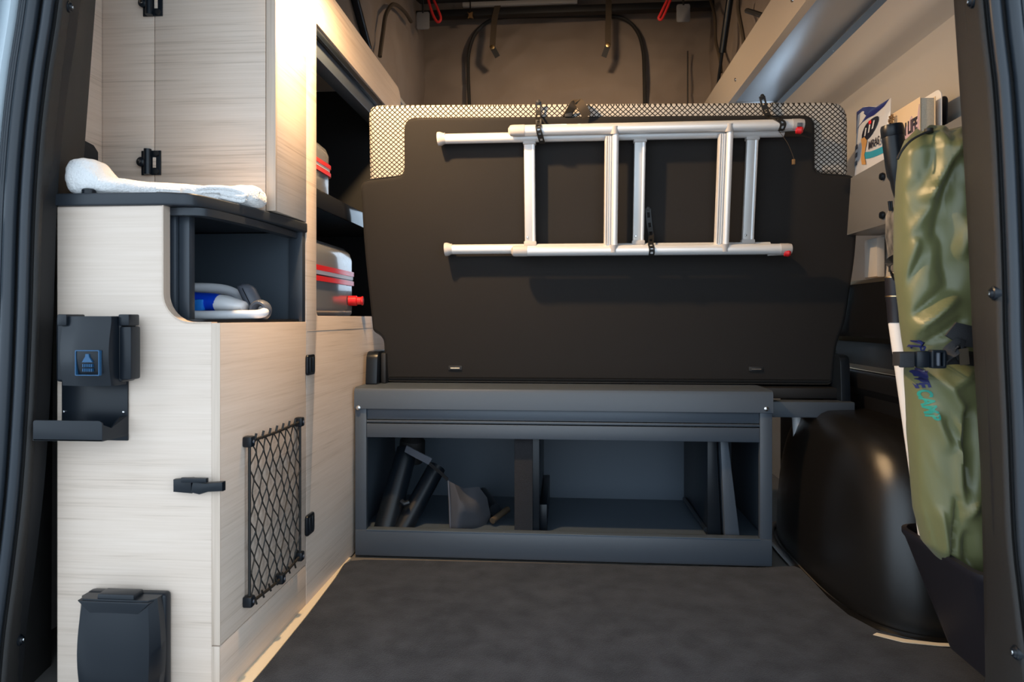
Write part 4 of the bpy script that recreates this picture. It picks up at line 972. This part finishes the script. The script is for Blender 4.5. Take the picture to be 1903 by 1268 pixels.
dl([(0, .62), (0, 1.0), (.2, 1.0), (.4, 1.0), (.6, 1.0), (.97, 1.0), (.86, .93), (.62, .86), (.45, .80), (.3, .73), (.15, .67)], 'bagblue', 'blue_top', sb, .0010)
decal(.40, .99, V(.10), V(.22), M['bagteal'], 'teal_band', sb)
for v0 in (.02, .16, .30): decal(.03, .20-.03*v0, V(v0), V(v0+.08), M['bagnavy'], 'navy_stripe', sb)
ov = [(.56+.20*math.cos(a)+.09*math.sin(a), .62+.20*math.sin(a)+.05*math.cos(a)) for a in [2*math.pi*k/18 for k in range(18)]]
lo_ = dl(ov, 'bagnavy', 'logo_patch', sb, .0018)
for k, (u, v) in enumerate(((.46, .56), (.56, .62), (.66, .68))): dl([(u-.02, v-.07), (u+.02, v-.06), (u+.04, v+.08), (u, v+.08)], 'bagwhite', 'logo_stroke', lo_, .0030)
dl([(.55, .70), (.62, .72), (.60, .78), (.53, .76)], 'bandred', 'logo_accent', lo_, .0032)
dl([(.33, .44), (.40, .30), (.40, .10), (.44, .0), (.56, .0), (.48, .12), (.50, .30), (.52, .42), (.44, .48)], 'bagtan', 'biscuit_picture', sb, .0022)
pm = bagf(.74, V(.28), -1)
obj('bag_lettering', text_bm('MRAS', .026, WM(pm.y, pm.z, pm.x-.0035) @ Matrix.Rotation(-.04, 4, 'X'), .0003, .0004, .85), M['ink'], sb)
# book
bk = thing('paperback_book', (.715, 1.42, .797), 'pink and yellow paperback about van life standing in the wall pocket', 'book')
y0b, y1b, zt0 = wq(1662, 205, .705)[0], wq(1712, 178, .705)[0], wq(1708, 178, .705)[1]
y1b -= .005
obj('cover', box(.700, .7015, y1b, y0b, .797, zt0-.006, .0004), M['bookc'], bk)
obj('page_block', box(.7016, .7285, y1b+.002, y0b-.001, .798, zt0-.008, .0006), M['pages'], bk)
obj('back_cover', box(.7286, .730, y1b, y0b, .797, zt0-.006, .0004), M['bookc'], bk)
mt = [(y0b-.02, .84), (y0b-.03, .95), (y0b-.055, .975), (y0b-.085, 1.0), (y0b-.10, .965), (y0b-.115, zt0-.02), (y0b-.135, zt0-.05), (y1b+.002, .95), (y1b+.002, .84)]
obj('cover_print', prism([(max(p, y1b+.001), q_) for p, q_ in mt], 'x', .6988, .7001, 0), M['bookp'], bk)
ym = (y0b+y1b)/2
obj('title_lettering', text_bm('VAN LIFE', .036, WM(ym-.006, at(1695, 236, X=.699).z-.010, .6984), .0003, .0011, .62), M['ink'], bk)
obj('subtitle_lettering', text_bm('MY WAY', .014, WM(ym-.012, at(1697, 253, X=.699).z-.008, .6984), .0003, .0003, 1), M['inkblue'], bk)
# cards behind the book
yc0, yc1, zc1 = wq(1716, 180, .742)[0], wq(1744, 172, .742)[0], wq(1738, 170, .742)[1]
obj('white_card', prism(rrect(yc1-.012, yc0+.06, .7965, zc1, .018), 'x', .741, .743, .0004), M['cardw'], label='white round-cornered board standing behind the paperback', cat='board')
yd1, zd1 = wq(1757, 185, .757)[0], wq(1750, 182, .757)[1]
obj('dark_tablet', prism(rrect(yd1-.010, yd1+.10, .7965, zd1, .014), 'x', .754, .757, .0006), M['blk'], label='dark slim tablet standing behind the white board', cat='tablet')
tc_ = at(1656, 222, X=.69); tbm = bmesh.new()
for k in range(26):
    a = k*2.4; q_ = Vector((.004*math.cos(a)*(k % 5)/4, .006*math.sin(a), -.011+k*.0008))
    bmesh.ops.create_icosphere(tbm, subdivisions=1, radius=.0021, matrix=Matrix.Translation(tc_+q_))
fk = obj('dried_flower_head', tbm, M['fleck'], label='small brown speckled tuft between snack bag and paperback', cat='tuft')
stx = at(1656, 224, X=.69)
obj('stem', tube([Vector((stx.x, stx.y, stx.z)), Vector((stx.x+.006, stx.y, .797))], .0015, 5), M['fleck'], fk)

# ------------------------------------------------------------------ umbrella in a white tube
um = thing('folded_umbrella', at(1665, 480, Y=1.19), 'folded camouflage umbrella with a thick black handle standing against the wall pocket', 'umbrella')
YU2 = 1.20
def uq(px, py, Y=YU2): return at(px, py, Y=Y)
h0, h1 = uq(1657, 232), uq(1672, 366)
ax = (h1-h0); Lh = ax.length
obj('handle', lathe([(0, 0), (.0165, .001), (.0178, .006), (.0178, Lh*.16), (.0170, Lh*.17), (.0172, Lh*.18), (.0166, Lh*.55), (.0155, Lh*.70), (.0120, Lh*.77), (.0112, Lh*.86), (.0085, Lh)], axisM(h0, ax), 28), M['blk'], um)
sh0 = h1; sh1 = uq(1672, 500)
obj('canopy', loft([[p+Vector((math.cos(2*math.pi*k/18), math.sin(2*math.pi*k/18), 0))*r*(1+.16*math.sin(5*2*math.pi*k/18)) for k in range(18)] for p, r in ((uq(1671, 385), .012), (uq(1668, 400), .0155), (uq(1667, 440), .015), (uq(1670, 480), .0135), (uq(1668, 505), .012))]), M['camo'], um, ang=60)
obj('shaft', tube([h1-(ax*.03), uq(1671, 395)], .005, 10), M['blk'], um)
for dx in (-16, -12, 3): obj('rib_tip', tube([uq(1668+dx, 374, 1.195), uq(1667+dx*.8, 392, 1.195)], .0022, 8), M['blk'], um)
obj('closing_strap', strip(spline([uq(1668, 478, 1.18), uq(1652, 490, 1.17), uq(1658, 512, 1.175), uq(1668, 518, 1.18)], 5), (0, .6, 1), .014, .0018), M['web'], um)
tb = thing('storage_tube', at(1715, 1020, Y=1.13), 'white storage tube with a black collar holding the folded umbrella', 'tube')
t0, t1, t2 = uq(1664, 516, 1.20), uq(1668, 600, 1.195), at(1727, 1010, Y=1.125)
obj('collar', loft([[p+Vector((math.cos(2*math.pi*k/20), math.sin(2*math.pi*k/20), 0))*r for k in range(20)] for p, r in ((t0, .0165), (t0+(t1-t0)*.5, .0165), (t0+(t1-t0)*.55, .0155), (t1, .015))]), M['bin'], tb)
obj('collar_ring', lathe([(.0170, -.001), (.0172, 0), (.0170, .001)], Matrix.Translation(t0), 20), M['gold'], tb)
obj('collar_ring', lathe([(.0170, -.001), (.0172, 0), (.0170, .001)], Matrix.Translation(t0+(t1-t0)*.42), 20), M['gold'], tb)
obj('tube_body', tube([t1, t2], .0140, 20), M['tubew'], tb)

# ------------------------------------------------------------------ bin and green bag
bn = thing('storage_bin', (.64, 1.07, .07), 'dark plastic bin hung at the right pillar holding the green sack', 'bin')
def bring(x0, x1, y0, y1, z, r): return [Vector((x, y, z)) for x, y in rrect(x0, x1, y0, y1, r, 6)]
bmb = loft([bring(.600, .70, .975, 1.14, .075, .03), bring(.597, .702, .972, 1.145, .085, .032), bring(.556, .725, .95, 1.195, .232, .035), bring(.552, .727, .947, 1.198, .238, .036), bring(.552, .727, .947, 1.198, .245, .036), bring(.558, .722, .952, 1.192, .247, .034), bring(.562, .718, .956, 1.188, .240, .032), bring(.604, .695, .98, 1.135, .088, .026)])
obj('bin_body', bmb, M['bin'], bn, ang=50)
obj('bin_bracket', box(.70, .735, 1.02, 1.12, .16, .21, .002), M['bin'], bn)
gb = thing('green_sack', (.61, 1.07, .09), 'olive green nylon drawstring sack standing tall in the dark bin', 'sack')
LE = [(243, 1705), (262, 1682), (290, 1672), (340, 1670), (420, 1670), (500, 1669), (600, 1675), (665, 1682), (750, 1690), (850, 1697), (950, 1706), (1010, 1720), (1050, 1755), (1080, 1785), (1130, 1800)]
YG = 1.065
edge = [(at(px, py, Y=YG).z, at(px, py, Y=YG).x) for py, px in LE]
def lex(z):
    for (za, xa1), (zb1, xb1) in zip(edge, edge[1:]):
        if za >= z >= zb1: return xa1+(xb1-xa1)*(za-z)/(za-zb1)
    return edge[0][1] if z > edge[0][0] else edge[-1][1]
NZ, NA = 150, 120; rings = []
zt_, zb_ = edge[0][0], .150
CR = [((1762, 246), (1736, 362), 9, .020), ((1736, 362), (1786, 262), 9, .018), ((1752, 262), (1742, 335), 9, -.022), ((1776, 300), (1752, 430), 12, -.018),
      ((1676, 300), (1700, 262), 8, .010), ((1690, 270), (1697, 330), 6, -.012), ((1680, 345), (1708, 322), 10, .012), ((1684, 395), (1708, 345), 8, -.010), ((1700, 440), (1740, 380), 9, .010),
      ((1682, 540), (1716, 448), 8, .016), ((1700, 545), (1730, 470), 9, -.014), ((1762, 420), (1775, 540), 14, -.016), ((1788, 470), (1798, 420), 9, .016),
      ((1704, 622), (1778, 556), 9, .020), ((1712, 588), (1760, 540), 9, -.014), ((1730, 640), (1790, 596), 8, -.014), ((1686, 610), (1690, 680), 6, -.008), ((1700, 640), (1706, 590), 5, .010),
      ((1752, 705), (1782, 752), 9, .014), ((1700, 700), (1716, 745), 8, -.008), ((1772, 720), (1800, 700), 8, .010), ((1742, 760), (1768, 830), 9, .009), ((1768, 790), (1790, 830), 8, -.009),
      ((1801, 770), (1804, 905), 8, -.020), ((1786, 760), (1790, 940), 7, .012), ((1784, 930), (1786, 1062), 4, -.012), ((1800, 960), (1815, 935), 9, .014), ((1806, 1000), (1812, 1050), 8, -.018),
      ((1724, 960), (1748, 1030), 7, .012), ((1736, 930), (1766, 1040), 7, -.010), ((1760, 960), (1776, 1050), 6, .010), ((1715, 850), (1722, 930), 10, -.007)]
CRW = [((at(*a, Y=1.012).x, at(*a, Y=1.012).z), (at(*b_, Y=1.012).x, at(*b_, Y=1.012).z), w_*.00080, am) for a, b_, w_, am in CR]
def crease(x, z):
    d = 0
    for (ax_, az_), (bx_, bz_), w_, am in CRW:
        ux, uz = bx_-ax_, bz_-az_; t = max(0, min(1, ((x-ax_)*ux+(z-az_)*uz)/(ux*ux+uz*uz)))
        q_ = math.hypot(x-ax_-t*ux, z-az_-t*uz)/w_
        if q_ < 3: d += am*math.exp(-q_**1.6)*math.sin(math.pi*(.15+.7*t))**.5
    return d
for i in range(NZ+1):
    z = zt_+(zb_-zt_)*i/NZ; xl = lex(z); xr = .672-.05*max(0, (.35-z)/.3)
    cx, rx = (xl+xr)/2, (xr-xl)/2; ry = .050*min(1, .35+(zt_-z)/.05)*(1-.45*max(0, (.30-z)/.2)); v = i/NZ
    ring = []
    for k in range(NA):
        a = 2*math.pi*k/NA; ca, sa = math.cos(a), math.sin(a)
        fold = .010*noise.noise(Vector((a*1.6, z*7, 0)))+.011*math.sin(3*a+z*16+2*noise.noise(Vector((z*5, 1, 1))))*max(.25, 1-abs(v-.25)*1.6)+.006*abs(noise.noise(Vector((a*3+z*20, z*9, 7))))
        fold += .009*noise.noise(Vector((a*1.2-z*9, z*14+a, 3)))+.016*math.sin(13*a+2*math.sin(3*a))*math.exp(-(zt_-z)/.016)
        edgew = min(1, abs(sa)*1.5+.15) if ca < 0 else 1
        pinch = 1-.25*math.exp(-((z-.535)/.016)**2)
        fold *= .5; px_ = cx+rx*ca+fold*ca*.4*edgew
        cr = crease(px_, z)*min(1, abs(sa)*1.8)*.8 if sa < 0 else 0
        ring.append(Vector((px_, YG-.002+(ry*pinch*(abs(sa)**.75)+fold*.95*abs(sa)+cr)*math.copysign(1, sa), z+.005*math.sin(7*a)*math.exp(-(zt_-z)/.012))))
    rings.append(ring)
from mathutils.bvhtree import BVHTree
sbm = loft(rings); sbm.normal_update(); SBV = BVHTree.FromBMesh(sbm)
obj('sack_body', sbm, M['green'], gb, ang=80)
def wrap(bq):
    for v in bq.verts:
        h = SBV.ray_cast(Vector((v.co.x, .80, v.co.z)), Vector((0, 1, 0)))
        if h[0] is not None: v.co.y = h[0].y-.0009+(v.co.y-YX)*.5
    return bq
obj('drawstring_cord', tube(spline([at(px, py, Y=1.035) for px, py in ((1668, 296), (1676, 280), (1692, 262), (1712, 250), (1728, 244))], 5), .0018, 6), M['cord'], gb)
obj('cord_knot', lathe([(0, -.005), (.006, -.003), (.006, .003), (0, .005)], Matrix.Translation(at(1726, 243, Y=1.04)), 10), M['cord'], gb)
YX = YG-.064
def tdown(s, size, px, py, px2, py2, Y, m, nm):
    a, b_ = at(px, py, Y=Y), at(px2, py2, Y=Y); d = (b_-a).normalized(); nrm = Vector((0, -1, 0)); upv = nrm.cross(d)
    c_ = (a+b_)/2
    Mx = Matrix(((d.x, upv.x, nrm.x, c_.x), (d.y, upv.y, nrm.y, c_.y), (d.z, upv.z, nrm.z, c_.z), (0, 0, 0, 1)))
    bq = text_bm(s, size, Mx, .0002, .0006, 1.0)
    bmesh.ops.subdivide_edges(bq, edges=[e for e in bq.edges if e.calc_length() > .004], cuts=1)
    return obj(nm, wrap(bq), m, gb)
tdown('AS', .015, 1706, 634, 1712, 654, YX, M['inkblue'], 'lettering')
tdown('OPE', .0165, 1722, 690, 1733, 727, YX, M['inkblue'], 'lettering')
tdown('CAMP', .0165, 1733, 730, 1747, 788, YX, M['inkteal'], 'lettering')
tg = [at(px, py, Y=YX) for px, py in ((1719, 689), (1726, 691), (1730, 686), (1739, 686), (1737, 701), (1732, 697))]
obj('printed_emblem', wrap(prism([(p.x, p.z) for p in tg], 'y', YX-.0004, YX+.0002, 0)), M['white'], gb)
# strap with buckle around sack and tube
ss = thing('buckle_strap', at(1725, 665, Y=.99), 'black webbing strap with a side-release buckle around the green sack', 'strap')
zz = at(1700, 667, Y=1.0).z
YK = .985
def k_(px, py, Y=YK): return at(px, py, Y=Y)
obj('webbing', strip(spline([k_(1664, 667, 1.15), k_(1660, 667, 1.06), k_(1666, 667, .995), k_(1690, 667, YK), k_(1740, 667, YK-.002), k_(1775, 664, YK+.005), k_(1815, 668, YK+.02)], 6), (0, 0, 1), .020, .002), M['web'], ss)
obj('webbing_sleeve', box(k_(1668, 667).x, k_(1697, 667).x, YK-.006, YK-.001, k_(1680, 683).z, k_(1680, 655).z, .002), M['web'], ss)
obj('buckle_prong', box(k_(1697, 667).x, k_(1722, 667).x, YK-.010, YK-.001, k_(1700, 683).z, k_(1700, 652).z, .003), M['blk'], ss)
bf = prism(rrect(k_(1722, 667).x, k_(1750, 667).x, k_(1730, 684).z, k_(1730, 650).z, .003), 'y', YK-.013, YK-.001, .001, holes=[rrect(k_(1730, 667).x, k_(1744, 667).x, k_(1730, 679).z, k_(1730, 655).z, .001)])
obj('buckle_frame', bf, M['blk'], ss)
obj('buckle_bar', lathe([(.003, -.010), (.003, .010)], Matrix.Translation((k_(1737, 667).x, YK-.008, k_(1737, 667).z)), 10), M['dgrey'], ss)
obj('loose_tail', strip(spline([k_(1752, 672), k_(1765, 655, YK-.004), k_(1784, 640, YK-.006), k_(1783, 648, YK-.004), k_(1790, 662, YK)], 5), (.45, 0, 1), .019, .0018), M['web'], ss)
obj('strap_patch', prism([ppx(1762, 624, YK-.01), ppx(1782, 599, YK-.01), ppx(1830, 610, YK-.01), ppx(1830, 648, YK-.01), ppx(1796, 645, YK-.01)], 'y', YK-.004, YK+.0, .001), M['web'], ss)
obj('frayed_end', strip([k_(1790, 648, YK-.008), k_(1793, 678, YK-.006)], (1, 0, .1), .012, .002), M['strapb'], ss)

# ------------------------------------------------------------------ spot lamp of the van and an added fill lamp
sl2 = thing('spot_lamp', LAMP_POS, 'small warm reading spot under the ceiling beside the oak cabinet', 'lamp')
obj('lamp_ring', lathe([(.030, .070), (.030, .006), (.022, .003), (.022, .009), (.026, .066)], Matrix.Translation(LAMP_POS), 24), M['blk'], sl2)
obj('lamp_lens', lathe([(.0215, .010), (0, .010)], Matrix.Translation(LAMP_POS), 20), M['led'], sl2)
L = bpy.data.lights.new('spot_light', 'SPOT'); L.energy = 36; L.color = WARM; L.spot_size = math.radians(152); L.spot_blend = .5; L.shadow_soft_size = .02
lo = bpy.data.objects.new('spot_light', L); COL.objects.link(lo); lo.parent = sl2; lo.location = (0, 0, -.004)
lo.rotation_euler = (math.radians(30), math.radians(-14), 0)
lo.rotation_euler = Vector((.35, .55, -1)).to_track_quat('-Z', 'Y').to_euler()
zr = roofz(2.2)-.012  # unseen lamp added under the roof only to brighten the tent canvas
fl2 = thing('canvas_fill_lamp', (.0, 2.2, zr), 'added warm fill lamp under the pop-up roof, out of view, brightening the canvas', 'lamp')
obj('fill_lamp_body', lathe([(0, .026), (.045, .024), (.05, .012), (.045, 0), (.036, -.002), (.036, .002), (0, .002)], Matrix.Translation((0, 2.2, zr-.012)), 24), M['blk'], fl2)
L = bpy.data.lights.new('canvas_fill_light', 'AREA'); L.shape = 'DISK'; L.size = .07; L.energy = 4.5; L.color = (1, .72, .46); L.spread = math.radians(180)
lo = bpy.data.objects.new('canvas_fill_light', L); COL.objects.link(lo); lo.parent = fl2; lo.location = (0, 0, -.018); lo.rotation_euler = Vector((0, .55, -1)).to_track_quat('-Z', 'Y').to_euler()
